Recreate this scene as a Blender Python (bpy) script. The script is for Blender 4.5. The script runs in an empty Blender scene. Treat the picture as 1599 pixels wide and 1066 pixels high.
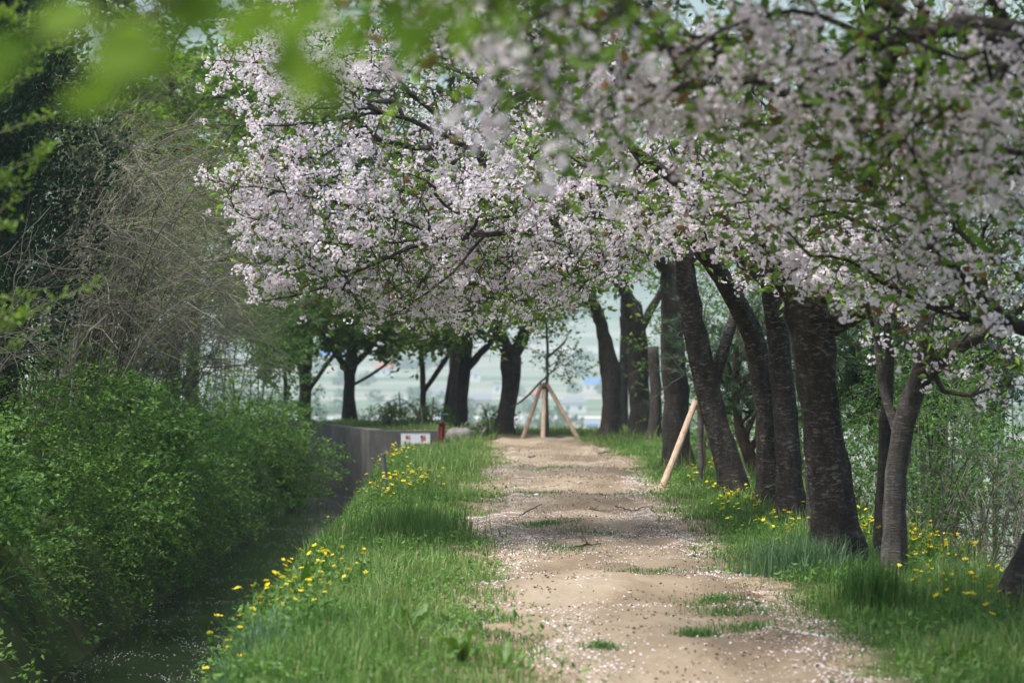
import bpy, math, random
import numpy as np
from mathutils import Vector, Matrix, Euler

scene = bpy.context.scene
COL = scene.collection
rng = np.random.default_rng(7)
random.seed(7)
R = math.radians

# ------------------------------------------------------------------ camera
EYE = 1.8                      # lens height over the path
FPX, CX, HY = 4441.0, 799.5, 541.0   # 100 mm lens on the 1599 px wide photograph, horizon row
cam_d = bpy.data.cameras.new('camera')
cam_d.lens, cam_d.sensor_width = 100.0, 36.0
cam_d.clip_start, cam_d.clip_end = 0.1, 9000.0
cam_d.dof.use_dof = True
cam_d.dof.focus_distance = 26.5
cam_d.dof.aperture_fstop = 2.8
cam = bpy.data.objects.new('camera', cam_d)
COL.objects.link(cam)
cam.location = (0, 0, EYE)
cam.rotation_euler = (R(90.0) + 8.0 / FPX, 0, 0)
scene.camera = cam

# ------------------------------------------------------------------ sky, sun, exposure
SUN_EL, SUN_AZ = 66.0, 238.0   # elevation; azimuth measured clockwise from +Y (so behind the lens, to the left)
world = bpy.data.worlds.new('World')
scene.world = world
world.use_nodes = True
wn = world.node_tree
wn.nodes.clear()
wo = wn.nodes.new('ShaderNodeOutputWorld')
wb = wn.nodes.new('ShaderNodeBackground')
ws = wn.nodes.new('ShaderNodeTexSky')
ws.sky_type = 'NISHITA'
ws.sun_disc = False
ws.sun_elevation = R(SUN_EL)
ws.sun_rotation = R(SUN_AZ)
ws.air_density, ws.dust_density = 1.0, 3.0
wb.inputs['Strength'].default_value = 0.15
wn.links.new(ws.outputs[0], wb.inputs[0])
wn.links.new(wb.outputs[0], wo.inputs[0])
sun_d = bpy.data.lights.new('sun', 'SUN')
sun_d.energy = 4.8
sun_d.angle = R(11.0)
sun_d.color = (1.0, 0.985, 0.965)
sun = bpy.data.objects.new('sun', sun_d)
COL.objects.link(sun)
sdir = Vector((math.sin(R(SUN_AZ)) * math.cos(R(SUN_EL)), math.cos(R(SUN_AZ)) * math.cos(R(SUN_EL)), math.sin(R(SUN_EL))))
sun.rotation_euler = (-sdir).to_track_quat('-Z', 'Y').to_euler()
sun.location = (-10, -10, 30)
scene.view_settings.view_transform = 'Standard'
scene.view_settings.look = 'None'
scene.view_settings.gamma = 1.0
scene.view_settings.exposure = 0.48
scene.view_settings.use_curve_mapping = False
scene.render.engine = 'CYCLES'
cy = scene.cycles
cy.max_bounces, cy.diffuse_bounces, cy.glossy_bounces = 6, 4, 2
cy.transmission_bounces, cy.volume_bounces, cy.transparent_max_bounces = 4, 1, 4
cy.sample_clamp_indirect = 4.0
cy.use_denoising = True

# ------------------------------------------------------------------ small helpers
def W(px, py, d):
    """world point seen at photograph pixel (px, py) at distance d."""
    return np.array([(px - CX) / FPX * d, d, EYE - (py - HY) / FPX * d])

def tag(o, label=None, cat=None, group=None, kind=None):
    if label: o['label'] = label
    if cat: o['category'] = cat
    if group: o['group'] = group
    if kind: o['kind'] = kind
    return o

def empty(name, loc=(0, 0, 0)):
    o = bpy.data.objects.new(name, None)
    o.empty_display_size = 0.2
    o.location = tuple(float(v) for v in loc)
    COL.objects.link(o)
    return o

class Geo:
    """collects vertices and faces (n,k) with one random value per face."""
    def __init__(s): s.v, s.f, s.r, s.n = [], [], [], 0
    def add(s, V, *faces, rnd=None):
        V = np.asarray(V, float).reshape(-1, 3)
        if len(V) == 0: return s
        for F in faces:
            F = np.asarray(F, np.int64)
            s.f.append(F + s.n)
            if rnd is None: q = np.full(len(F), 0.5)
            else:
                q = np.asarray(rnd, float)
                q = np.full(len(F), float(q)) if q.ndim == 0 else q
            s.r.append(q)
        s.v.append(V); s.n += len(V)
        return s
    def mesh(s, name, mat, smooth=False):
        me = bpy.data.meshes.new(name)
        V = np.concatenate(s.v)
        me.vertices.add(len(V))
        me.vertices.foreach_set('co', V.astype(np.float32).ravel())
        loops = np.concatenate([f.ravel() for f in s.f])
        tot = np.concatenate([np.full(len(f), f.shape[1]) for f in s.f])
        start = np.concatenate([[0], np.cumsum(tot)[:-1]])
        me.loops.add(len(loops))
        me.loops.foreach_set('vertex_index', loops.astype(np.int32))
        me.polygons.add(len(tot))
        me.polygons.foreach_set('loop_start', start.astype(np.int32))
        me.polygons.foreach_set('loop_total', tot.astype(np.int32))
        me.polygons.foreach_set('use_smooth', np.full(len(tot), smooth))
        a = me.attributes.new('rnd', 'FLOAT', 'FACE')
        a.data.foreach_set('value', np.concatenate(s.r).astype(np.float32))
        me.materials.append(mat)
        me.update(calc_edges=True)
        return me
    def build(s, name, mat, parent=None, smooth=False, origin=None):
        if s.n == 0: return None
        if origin is not None:
            s.v = [v - np.asarray(origin) for v in s.v]
        o = bpy.data.objects.new(name, s.mesh(name, mat, smooth))
        COL.objects.link(o)
        if parent is not None:
            o.parent = parent
        elif origin is not None:
            o.location = tuple(float(v) for v in origin)
        return o

def unit(a): return a / (np.linalg.norm(a, axis=-1, keepdims=True) + 1e-12)
def rdir(n): return unit(rng.normal(size=(n, 3)))
def perp(D): return unit(np.cross(D, rdir(len(D))))

def kites(g, P, D, S, L, Wd, fold=0.0, rnd=None, mid=0.5):
    """leaf or petal shaped folded diamonds."""
    n = len(P)
    L = np.broadcast_to(L, (n,))[:, None]; Wd = np.broadcast_to(Wd, (n,))[:, None]
    N = np.cross(D, S)
    V = np.stack([P, P + D * L * mid + S * Wd * .5 + N * fold * Wd, P + D * L, P + D * L * mid - S * Wd * .5 + N * fold * Wd], 1)
    i = np.arange(n)[:, None] * 4
    F = np.concatenate([i + [0, 1, 2], i + [0, 2, 3]])
    r = rng.random(n) if rnd is None else rnd
    g.add(V, F, rnd=np.concatenate([r, r]))

def tube(g, P, Rr, sides=6, cap=True, rnd=0.5, rough=0.0):
    P = np.asarray(P, float); Rr = np.asarray(Rr, float); k = len(P)
    T = unit(np.gradient(P, axis=0))
    m = T.mean(0)
    ref = np.array([1., 0, 0]) if abs(m[0]) < abs(m[2]) + abs(m[1]) else np.array([0, 0, 1.])
    if abs(unit(m) @ ref) > .9: ref = np.array([0, 1., 0])
    U = unit(np.cross(T, ref)); Vv = np.cross(T, U)
    a = np.arange(sides) * 2 * np.pi / sides
    rr = Rr[:, None] * np.ones((1, sides))
    if rough: rr = rr * (1 + rough * rng.normal(size=rr.shape))
    V = P[:, None] + rr[..., None] * (np.cos(a)[None, :, None] * U[:, None] + np.sin(a)[None, :, None] * Vv[:, None])
    i = np.arange(k - 1)[:, None] * sides; j = np.arange(sides)[None]
    j2 = (j + 1) % sides
    F = np.stack([i + j, i + j2, i + sides + j2, i + sides + j], -1).reshape(-1, 4)
    g.add(V.reshape(-1, 3), F, rnd=rnd)
    if cap:
        b = g.n - k * sides
        for base in (b, b + (k - 1) * sides):
            g.f.append(np.arange(base, base + sides)[None]); g.r.append(np.array([float(np.mean(rnd))]))

def tubes(g, P, Rr, sides=3, rnd=None):
    """many tubes at once: P (n,k,3), Rr (n,k)."""
    n, k, _ = P.shape
    T = unit(np.gradient(P, axis=1)); m = unit(T.mean(1))
    ref = np.where(np.abs(m[:, 2:3]) < .8, np.array([[0, 0, 1.]]), np.array([[1., 0, 0]]))[:, None]
    U = unit(np.cross(T, np.broadcast_to(ref, T.shape))); Vv = np.cross(T, U)
    a = np.arange(sides) * 2 * np.pi / sides
    V = P[:, :, None] + Rr[:, :, None, None] * (np.cos(a)[:, None] * U[:, :, None] + np.sin(a)[:, None] * Vv[:, :, None])
    q = np.arange(n)[:, None, None] * k * sides; i = np.arange(k - 1)[None, :, None] * sides; j = np.arange(sides)[None, None]
    j2 = (j + 1) % sides
    F = np.stack([q + i + j, q + i + j2, q + i + sides + j2, q + i + sides + j], -1).reshape(-1, 4)
    r = rng.random(n) if rnd is None else rnd
    g.add(V.reshape(-1, 3), F, rnd=np.repeat(r, (k - 1) * sides))

BOXF = np.array([[0, 3, 2, 1], [4, 5, 6, 7], [0, 1, 5, 4], [1, 2, 6, 5], [2, 3, 7, 6], [3, 0, 4, 7]])
def box(g, x0, x1, y0, y1, z0, z1, rnd=0.5):
    g.add([[x0, y0, z0], [x1, y0, z0], [x1, y1, z0], [x0, y1, z0], [x0, y0, z1], [x1, y0, z1], [x1, y1, z1], [x0, y1, z1]], BOXF, rnd=rnd)

_nf = [(rng.normal(size=2), rng.random() * 6.28) for _ in range(24)]
def noise2(x, y, s=1.0, o=6, st=0):
    """smooth sum of sines in about -1..1."""
    t = 0
    for k in range(o):
        (a, b), p = _nf[(k + st) % 24]
        t = t + np.sin((a * x + b * y) * s * (1 + .35 * k) + p)
    return t / (o ** .5 * 1.1)
def sm(a, b, x):
    t = np.clip((x - a) / (b - a), 0, 1)
    return t * t * (3 - 2 * t)

# ------------------------------------------------------------------ materials
def mat(name):
    m = bpy.data.materials.new(name); m.use_nodes = True
    nt = m.node_tree; nt.nodes.clear()
    out = nt.nodes.new('ShaderNodeOutputMaterial')
    return m, nt, out
def node(nt, typ, **kw):
    n = nt.nodes.new(typ)
    for k, v in kw.items():
        if k in n.inputs.keys(): n.inputs[k].default_value = v
        else: setattr(n, k, v)
    return n
def ramp(nt, fac, stops, interp='LINEAR'):
    n = nt.nodes.new('ShaderNodeValToRGB')
    e = n.color_ramp.elements
    n.color_ramp.interpolation = interp
    while len(e) < len(stops): e.new(0.5)
    for q, (p, c) in zip(e, stops):
        q.position = p; q.color = (*c, 1)
    nt.links.new(fac, n.inputs[0])
    return n.outputs[0]
def coords(nt, scale=(1, 1, 1)):
    tc = nt.nodes.new('ShaderNodeTexCoord'); mp = nt.nodes.new('ShaderNodeMapping')
    mp.inputs['Scale'].default_value = scale
    nt.links.new(tc.outputs['Object'], mp.inputs[0])
    return mp.outputs[0]
def noise_tex(nt, vec, scale, detail=4, rough=.55, dist=0):
    n = nt.nodes.new('ShaderNodeTexNoise')
    n.inputs['Scale'].default_value = scale; n.inputs['Detail'].default_value = detail
    n.inputs['Roughness'].default_value = rough; n.inputs['Distortion'].default_value = dist
    nt.links.new(vec, n.inputs['Vector'])
    return n.outputs['Fac']
def mixc(nt, fac, a, b, blend='MIX'):
    n = nt.nodes.new('ShaderNodeMix'); n.data_type = 'RGBA'; n.blend_type = blend
    for s, v in ((n.inputs[0], fac), (n.inputs[6], a), (n.inputs[7], b)):
        if hasattr(v, 'is_output'): nt.links.new(v, s)
        elif isinstance(v, (int, float)): s.default_value = v
        else: s.default_value = (*v, 1)
    return n.outputs[2]
def bump(nt, h, strength=.5, dist=.02):
    n = nt.nodes.new('ShaderNodeBump')
    n.inputs['Strength'].default_value = strength; n.inputs['Distance'].default_value = dist
    nt.links.new(h, n.inputs['Height'])
    return n.outputs[0]
def surf(nt, out, color, rough=.8, spec=.3, normal=None, trans=0, tcolor=None, metal=0):
    p = nt.nodes.new('ShaderNodeBsdfPrincipled')
    p.inputs['Roughness'].default_value = rough
    p.inputs['Specular IOR Level'].default_value = spec
    p.inputs['Metallic'].default_value = metal
    if hasattr(color, 'is_output'): nt.links.new(color, p.inputs['Base Color'])
    else: p.inputs['Base Color'].default_value = (*color, 1)
    if normal is not None: nt.links.new(normal, p.inputs['Normal'])
    if trans:
        t = nt.nodes.new('ShaderNodeBsdfTranslucent')
        c = tcolor if tcolor is not None else color
        if hasattr(c, 'is_output'): nt.links.new(c, t.inputs[0])
        else: t.inputs[0].default_value = (*c, 1)
        mx = nt.nodes.new('ShaderNodeMixShader'); mx.inputs[0].default_value = trans
        nt.links.new(p.outputs[0], mx.inputs[1]); nt.links.new(t.outputs[0], mx.inputs[2])
        nt.links.new(mx.outputs[0], out.inputs[0])
    else:
        nt.links.new(p.outputs[0], out.inputs[0])
def rnd_attr(nt):
    a = nt.nodes.new('ShaderNodeAttribute'); a.attribute_name = 'rnd'
    return a.outputs['Fac']
def leafmat(name, stops, trans=.35, rough=.5, spec=.35, glow=(1.25, 1.35, .8)):
    m, nt, out = mat(name)
    c = ramp(nt, rnd_attr(nt), stops)
    bright = mixc(nt, .5, c, glow, 'MULTIPLY')
    surf(nt, out, c, rough, spec, trans=trans, tcolor=bright)
    return m
def plain(name, c, rough=.7, spec=.3, metal=0, nscale=None, amt=.35, trans=0):
    m, nt, out = mat(name)
    if nscale:
        n = noise_tex(nt, coords(nt), nscale, 5)
        col = ramp(nt, n, [(.25, tuple(v * (1 - amt) for v in c)), (.75, tuple(min(1, v * (1 + amt)) for v in c))])
        surf(nt, out, col, rough, spec, bump(nt, n, .3, .01), metal=metal, trans=trans)
    else:
        surf(nt, out, c, rough, spec, metal=metal, trans=trans)
    return m

M = {}
M['blossom'] = leafmat('blossom_petals', [(0, (.71, .53, .59)), (.25, (.82, .70, .75)), (.55, (.88, .815, .845)), (1, (.925, .90, .915))], .55, .6, .15, (1.02, 1.0, .99))
M['cherry_leaf'] = leafmat('cherry_leaves', [(0, (.20, .085, .035)), (.09, (.16, .10, .03)), (.15, (.075, .15, .02)), (.6, (.13, .235, .028)), (1, (.22, .34, .045))], .42)
M['dark_leaf'] = leafmat('mature_leaves', [(0, (.025, .06, .014)), (.6, (.05, .115, .024)), (1, (.10, .18, .035))], .35)
M['hedge_leaf'] = leafmat('hedge_leaves', [(0, (.05, .10, .014)), (.5, (.095, .20, .024)), (.85, (.14, .26, .032)), (1, (.21, .31, .045))], .33)
M['lime_leaf'] = leafmat('fresh_lime_leaves', [(0, (.12, .20, .03)), (.6, (.19, .32, .035)), (1, (.27, .40, .05))], .45)
M['olive_leaf'] = leafmat('young_olive_leaves', [(0, (.09, .12, .03)), (.6, (.15, .19, .04)), (1, (.22, .26, .06))], .45)
M['far_leaf'] = leafmat('mid_green_leaves', [(0, (.06, .11, .022)), (.6, (.12, .20, .034)), (1, (.20, .29, .05))], .5)
M['conifer'] = leafmat('conifer_sprays', [(0, (.010, .026, .012)), (.7, (.018, .044, .018)), (1, (.03, .065, .024))], .12, .65, .2)
M['needle'] = leafmat('pine_needles', [(0, (.03, .065, .03)), (.7, (.05, .10, .045)), (.95, (.085, .15, .06)), (1, (.20, .11, .04))], .2, .5)
M['grass'] = leafmat('grass_blades', [(0, (.05, .12, .022)), (.45, (.085, .19, .034)), (.75, (.14, .26, .05)), (.95, (.22, .30, .10)), (1, (.38, .34, .18))], .35, .5)
M['pale_grass'] = leafmat('pale_grass_blades', [(0, (.07, .15, .06)), (1, (.16, .26, .13))], .35, .5)
M['weed_leaf'] = leafmat('weed_leaves', [(0, (.06, .14, .03)), (1, (.14, .27, .04))], .4)
M['flower'] = leafmat('yellow_petals', [(0, (.78, .58, .012)), (1, (.86, .74, .04))], .3, .6, .2)
M['petal'] = leafmat('fallen_petals_pale', [(0, (.34, .25, .21)), (.12, (.50, .38, .36)), (.3, (.70, .60, .62)), (1, (.85, .80, .81))], .15, .7, .1)
M['dry'] = leafmat('dry_stems', [(0, (.20, .17, .12)), (.6, (.28, .24, .17)), (1, (.36, .31, .23))], 0, .8, .2)
M['brown_twig'] = leafmat('brown_twigs', [(0, (.065, .058, .044)), (.5, (.14, .126, .098)), (1, (.28, .255, .205))], 0, .8, .2)
M['dead_twig'] = leafmat('grey_brown_twigs', [(0, (.045, .04, .032)), (1, (.15, .135, .11))], 0, .8, .2)
M['litter'] = leafmat('soil_litter', [(0, (.07, .045, .03)), (.6, (.15, .10, .065)), (1, (.26, .20, .15))], 0, .9, .1)
M['green_twig'] = leafmat('grey_green_twigs', [(0, (.10, .10, .06)), (1, (.20, .19, .11))], 0, .8, .2)

def barkmat(name, dark, mid, light, band=26, amount=.62, flakes=True):
    m, nt, out = mat(name)
    v1 = coords(nt, (1, 1, 1)); v2 = coords(nt, (11, 11, band * 1.5)); v3 = coords(nt, (14, 14, 3))
    n1 = noise_tex(nt, v1, 6, 6, .6); n2 = noise_tex(nt, v2, 1.3, 5, .65, .6); n3 = noise_tex(nt, v3, 1.5, 5, .6, .4)
    c = ramp(nt, n1, [(.3, dark), (.7, mid)])
    if flakes:
        f = ramp(nt, n2, [(amount - .03, (0, 0, 0)), (amount + .05, (1, 1, 1))])
        pt = ramp(nt, noise_tex(nt, v1, 2.6, 3, .6, .5), [(.36, (.08, .08, .08)), (.66, (.8, .8, .8))]); c = mixc(nt, mixc(nt, 1.0, f, pt, 'MULTIPLY'), c, light)
        c = mixc(nt, ramp(nt, noise_tex(nt, v1, 3.4, 5, .65), [(.60, (0, 0, 0)), (.72, (.55, .55, .55))]), c, (.07, .08, .045))
    c = mixc(nt, .55, c, ramp(nt, n3, [(.35, (.35, .33, .30)), (.65, (1, 1, 1))]), 'MULTIPLY')
    h = mixc(nt, .6, n2, n3)
    surf(nt, out, c, .85, .25, bump(nt, h, 1.0, .05))
    return m
M['bark'] = barkmat('cherry_bark', (.022, .018, .015), (.075, .060, .049), (.26, .24, .215), 22, .56)
M['slim_bark'] = barkmat('young_cherry_bark', (.055, .048, .042), (.13, .115, .10), (.30, .28, .25), 40, .56)
M['far_bark'] = barkmat('distant_bark', (.034, .029, .024), (.075, .063, .053), (.15, .14, .125), 20, .60)
M['pine_bark'] = barkmat('pine_bark', (.035, .022, .015), (.09, .055, .038), (.16, .10, .07), 8, .6)
M['grey_bark'] = barkmat('grey_bark', (.10, .095, .085), (.17, .16, .145), (.25, .24, .22), 30, .6)

def m_ground():
    m, nt, out = mat('earth_and_fields')
    v = coords(nt)
    n = noise_tex(nt, v, 3, 8, .65); nb = noise_tex(nt, v, .5, 4)
    near = ramp(nt, n, [(.3, (.03, .04, .014)), (.5, (.05, .07, .02)), (.75, (.10, .09, .045))])
    tc0 = nt.nodes.new('ShaderNodeTexCoord'); sx = nt.nodes.new('ShaderNodeSeparateXYZ'); nt.links.new(tc0.outputs['Object'], sx.inputs[0])
    wd = node(nt, 'ShaderNodeMath', operation='ADD'); nt.links.new(sx.outputs[0], wd.inputs[0]); wd.inputs[1].default_value = -.7
    ab = node(nt, 'ShaderNodeMath', operation='ABSOLUTE'); nt.links.new(wd.outputs[0], ab.inputs[0])
    mp = node(nt, 'ShaderNodeMapRange'); nt.links.new(ab.outputs[0], mp.inputs[0]); mp.inputs[1].default_value, mp.inputs[2].default_value, mp.inputs[3].default_value, mp.inputs[4].default_value = 1.0, 1.9, .30, -.45
    ad = node(nt, 'ShaderNodeMath', operation='ADD'); nt.links.new(mp.outputs[0], ad.inputs[0]); nt.links.new(noise_tex(nt, v, 4.5, 6, .7), ad.inputs[1])
    soil = ramp(nt, ad.outputs[0], [(.42, (0, 0, 0)), (.62, (1, 1, 1))])
    near = mixc(nt, soil, near, ramp(nt, n, [(.3, (.15, .105, .07)), (.7, (.33, .25, .175))]))
    # far valley: strips of fields lying across the view
    vf = coords(nt, (.0025, .011, .0)); vs = coords(nt, (.0012, .03, 0))
    nf = noise_tex(nt, vf, 1, 3, .5, .3); ns = noise_tex(nt, vs, 1, 2)
    far = ramp(nt, nf, [(.34, (.07, .11, .055)), (.43, (.15, .18, .10)), (.49, (.30, .27, .21)), (.55, (.11, .16, .08)), (.64, (.36, .32, .26))])
    far = mixc(nt, ramp(nt, ns, [(.62, (0, 0, 0)), (.66, (1, 1, 1))]), far, (.36, .34, .30))
    tc = nt.nodes.new('ShaderNodeTexCoord'); sp = nt.nodes.new('ShaderNodeSeparateXYZ')
    nt.links.new(tc.outputs['Object'], sp.inputs[0])
    mr = node(nt, 'ShaderNodeMapRange'); nt.links.new(sp.outputs[1], mr.inputs[0])
    mr.inputs[1].default_value, mr.inputs[2].default_value = 90, 260
    c = mixc(nt, mr.outputs[0], near, far)
    hz = noise_tex(nt, coords(nt, (.01, .01, .02)), 1, 6, .6)
    hill = ramp(nt, hz, [(.35, (.045, .075, .035)), (.6, (.09, .125, .055))])
    mh = node(nt, 'ShaderNodeMapRange'); nt.links.new(sp.outputs[2], mh.inputs[0])
    mh.inputs[1].default_value, mh.inputs[2].default_value = 20, 60
    c = mixc(nt, mh.outputs[0], c, hill)
    surf(nt, out, c, .95, .1, bump(nt, n, .6, .04))
    return m
def m_path():
    m, nt, out = mat('sandy_soil')
    v = coords(nt)
    n = noise_tex(nt, v, 22, 8, .7); b = noise_tex(nt, coords(nt, (.9, .35, 1)), 1.1, 4, .6, .5); f = noise_tex(nt, v, 120, 4, .6)
    c = ramp(nt, b, [(.32, (.165, .122, .082)), (.5, (.265, .208, .142)), (.68, (.365, .30, .215))])
    c = mixc(nt, .6, c, ramp(nt, n, [(.3, (.62, .58, .54)), (.6, (1, 1, 1))]), 'MULTIPLY')
    c = mixc(nt, ramp(nt, f, [(.66, (0, 0, 0)), (.72, (1, 1, 1))]), c, (.17, .115, .075))
    surf(nt, out, c, .95, .1, bump(nt, n, .7, .03))
    return m
def m_water():
    m, nt, out = mat('dark_stream_water')
    n = noise_tex(nt, coords(nt, (4, 1.6, 1)), 2.2, 4, .55); n2 = noise_tex(nt, coords(nt, (18, 7, 1)), 1.5, 3, .5)
    surf(nt, out, (.012, .017, .011), .06, .5, bump(nt, mixc(nt, .35, n, n2), .22, .03))
    return m
def m_concrete():
    m, nt, out = mat('stained_concrete')
    n = noise_tex(nt, coords(nt), 2.5, 7, .65); s = noise_tex(nt, coords(nt, (.7, .7, .28)), 1.3, 7, .7, 1.5)
    c = ramp(nt, n, [(.3, (.10, .095, .085)), (.7, (.20, .19, .17))])
    c = mixc(nt, ramp(nt, s, [(.36, (.9, .9, .9)), (.62, (0, 0, 0))]), c, (.065, .061, .054))
    surf(nt, out, c, .9, .2, bump(nt, n, .5, .02))
    return m
def m_wood():
    m, nt, out = mat('peeled_pine_pole')
    n = noise_tex(nt, coords(nt, (9, 9, 1.5)), 3, 5, .6, .4); k = noise_tex(nt, coords(nt), 7, 2)
    c = ramp(nt, n, [(.3, (.34, .22, .14)), (.6, (.52, .38, .27)), (.8, (.62, .50, .38))])
    c = mixc(nt, ramp(nt, k, [(.70, (0, 0, 0)), (.74, (1, 1, 1))]), c, (.20, .10, .05))
    surf(nt, out, c, .7, .3, bump(nt, n, .3, .01))
    return m
M['ground'], M['path'], M['water'], M['concrete'], M['wood'] = m_ground(), m_path(), m_water(), m_concrete(), m_wood()
M['red_steel'] = plain('red_painted_steel', (.20, .035, .025), .6, .4, 0, 9, .45)
M['teal_steel'] = plain('green_painted_steel', (.05, .10, .095), .5, .4, 0, 9, .3)
M['grey_steel'] = plain('weathered_grey_steel', (.13, .14, .145), .6, .4, 0, 12, .3)
M['white_paint'] = plain('white_sign_face', (.74, .77, .80), .5, .3, 0, 3, .05)
M['red_ink'] = plain('red_lettering', (.60, .04, .04), .6)
M['blue_ink'] = plain('blue_lettering', (.035, .06, .20), .6)
M['stone'] = plain('grey_stone', (.17, .16, .145), .9, .2, 0, 6, .45)
M['wet_stone'] = plain('wet_stone', (.075, .068, .06), .5, .4, 0, 14, .4)
M['wire'] = plain('black_wire', (.02, .02, .02), .6)
M['strap'] = plain('rubber_strap', (.03, .025, .02), .8)
M['dark_twig'] = plain('dead_twig_bark', (.045, .032, .024), .9, .2, 0, 25, .4)
M['bare_wood'] = plain('broken_wood', (.36, .22, .13), .8, .2, 0, 20, .3)
M['sheet_teal'] = plain('turquoise_plastic', (.10, .48, .44), .45, .4, 0, 5, .2)
M['sheet_white'] = plain('white_plastic', (.70, .76, .76), .45, .4)
M['house_white'] = plain('white_render', (.70, .70, .68), .8)
M['house_cream'] = plain('cream_render', (.52, .47, .38), .8)
M['roof_blue'] = plain('blue_sheet_roof', (.05, .20, .52), .5)
M['roof_red'] = plain('red_roof', (.42, .11, .07), .6)
M['roof_grey'] = plain('grey_roof', (.20, .21, .23), .6)
M['glass'] = plain('dark_window', (.03, .04, .05), .2, .5)
M['pole_grey'] = plain('concrete_pole', (.62, .62, .60), .8)
M['young_pole'] = plain('pale_post', (.40, .40, .38), .8)

# ------------------------------------------------------------------ terrain
def bank(y):  return -1.45 - .010 * (np.clip(y, 0, 60) - 15) + .09 * np.sin(y * .9) + .05 * np.sin(y * 2.3 + 1)
def ground_z(x, y):
    x = np.asarray(x, float); y = np.asarray(y, float)
    z = .028 * noise2(x, y, .7) + .010 * noise2(x, y, 3.1, st=5)
    xs = x + .302 * np.clip(y - 53.5, 0, 40)
    b = bank(y)
    near = 1 - sm(60, 64, y)
    # the cut of the stream
    cut = sm(0, .95, b - xs) * (1 - sm(3.55, 4.5, -xs))
    far_bank = sm(4.2, 6.5, -xs) * .55 + sm(6, 14, -xs) * 1.1 + sm(14, 40, -xs) * 3.0
    left = sm(3.5, 4.4, -xs)
    z = z * (1 - cut) - 1.35 * cut
    z = z + left * far_bank
    # ledge behind the retaining wall
    led = sm(-2.9, -2.5, xs) * (1 - sm(-1.4, -.8, x)) * sm(53.4, 54.0, y)
    z = z + .15 * led
    z = z - .17 * sm(-3.4, -2.4, x) * (1 - sm(-1.3, -.7, x)) * sm(46, 51.5, y) * (1 - sm(53.45, 53.55, y))
    # embankment to the right
    rr = x - 3.35 - .12 * np.sin(y * .5)
    z = z - (sm(0, 1.0, rr) * .35 + sm(.7, 6, rr) * 2.6 + sm(5, 26, rr) * 5 + sm(24, 160, rr) * 17)
    # the rise falls away beyond the end of the path
    fall = sm(60, 110, y) * 9 + sm(100, 260, y) * 16
    wood = sm(-6, -12, x)
    z = z - fall * (1 - .0 * wood)
    z = np.maximum(z, -25 + .0 * z)
    z = np.where(y > 260, -25.0, z)
    hill = sm(2300, 3600, y + .25 * np.abs(x)) * 420 * (1 + .25 * noise2(x, y, .0016))
    terr = sm(1500, 2400, y) * 26
    return z + hill + terr * (1 + .2 * noise2(x, y, .004))

xs_ = np.unique(np.concatenate([np.arange(-8, 8.01, .2), np.arange(-40, -8, 1.6), np.arange(9, 40, 1.6), np.linspace(42, 1500, 26), -np.linspace(42, 1500, 26)]).round(3))
ys_ = np.unique(np.concatenate([np.arange(-12, 12, 2), np.arange(12, 66, .4), np.arange(66, 120, 3), np.linspace(125, 320, 18), np.linspace(350, 4400, 90)]).round(3))
X, Y = np.meshgrid(xs_, ys_)
Z = ground_z(X, Y)
nx, ny = len(xs_), len(ys_)
i = (np.arange(ny - 1)[:, None] * nx + np.arange(nx - 1)[None]).ravel()
GF = np.stack([i, i + 1, i + nx + 1, i + nx], 1)
g = Geo().add(np.stack([X, Y, Z], -1).reshape(-1, 3), GF)
tag(g.build('ground', M['ground'], smooth=True), 'earthen embankment falling to a hazy valley of fields and hills', kind='structure')

def path_l(y): return -.30 + .14 * noise2(y, y * .3, .8) + .42 * sm(24, 16, y) - .25 * sm(50, 57, y) + .06 * np.sin(y * 4.1)
def path_r(y): return 1.72 + .13 * noise2(y * .7, y, .9, st=3) - .25 * sm(44, 56, y) + .25 * sm(24, 16, y) + .06 * np.sin(y * 3.7 + 2)
yp = np.arange(-4, 58.6, .2); up = np.linspace(0, 1, 25)
yy = yp[:, None] + 0 * up[None]; xx = path_l(yy) + (path_r(yy) - path_l(yy)) * up[None]
ed = np.minimum(up, 1 - up)[None] * 12
zz = ground_z(xx, yy) + .016 - .075 * (1 - np.clip(ed * .6, 0, 1)) - .035 * np.exp(-((up[None] - .28) / .13) ** 2) - .035 * np.exp(-((up[None] - .72) / .13) ** 2) + .03
zz = zz + .01 * noise2(xx, yy, 6, st=9)
nx2 = len(up); i = (np.arange(len(yp) - 1)[:, None] * nx2 + np.arange(nx2 - 1)[None]).ravel()
g = Geo().add(np.stack([xx, yy, zz], -1).reshape(-1, 3), np.stack([i, i + 1, i + nx2 + 1, i + nx2], 1))
tag(g.build('path', M['path'], smooth=True), 'straight sandy footpath strewn with fallen petals', kind='structure')
def path_z(x, y):
    u = (x - path_l(y)) / (path_r(y) - path_l(y)); e = np.clip(np.minimum(u, 1 - u) * 7.2, 0, 1)
    inside = (u > 0) & (u < 1)
    zz = ground_z(x, y) + .046 - .075 * (1 - e) - .035 * np.exp(-((u - .28) / .13) ** 2) - .035 * np.exp(-((u - .72) / .13) ** 2) + .01 * noise2(x, y, 6, st=9)
    return np.maximum(np.where(inside, zz, -9), ground_z(x, y))

yw = np.array([-6, 10, 25, 40, 53.5, 70.0])
sh = .302 * np.clip(yw - 53.5, 0, 40)
Vw = np.concatenate([np.stack([-4.7 - sh, yw, 0 * yw - 1.0], 1), np.stack([-1.6 - sh - .5 * (yw > 53), yw, 0 * yw - 1.0], 1)])
k = len(yw); Fw = np.array([[j, k + j, k + j + 1, j + 1] for j in range(k - 1)])
tag(Geo().add(Vw, Fw).build('water', M['water']), 'narrow dark stream dotted with floating petals', kind='structure')

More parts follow.
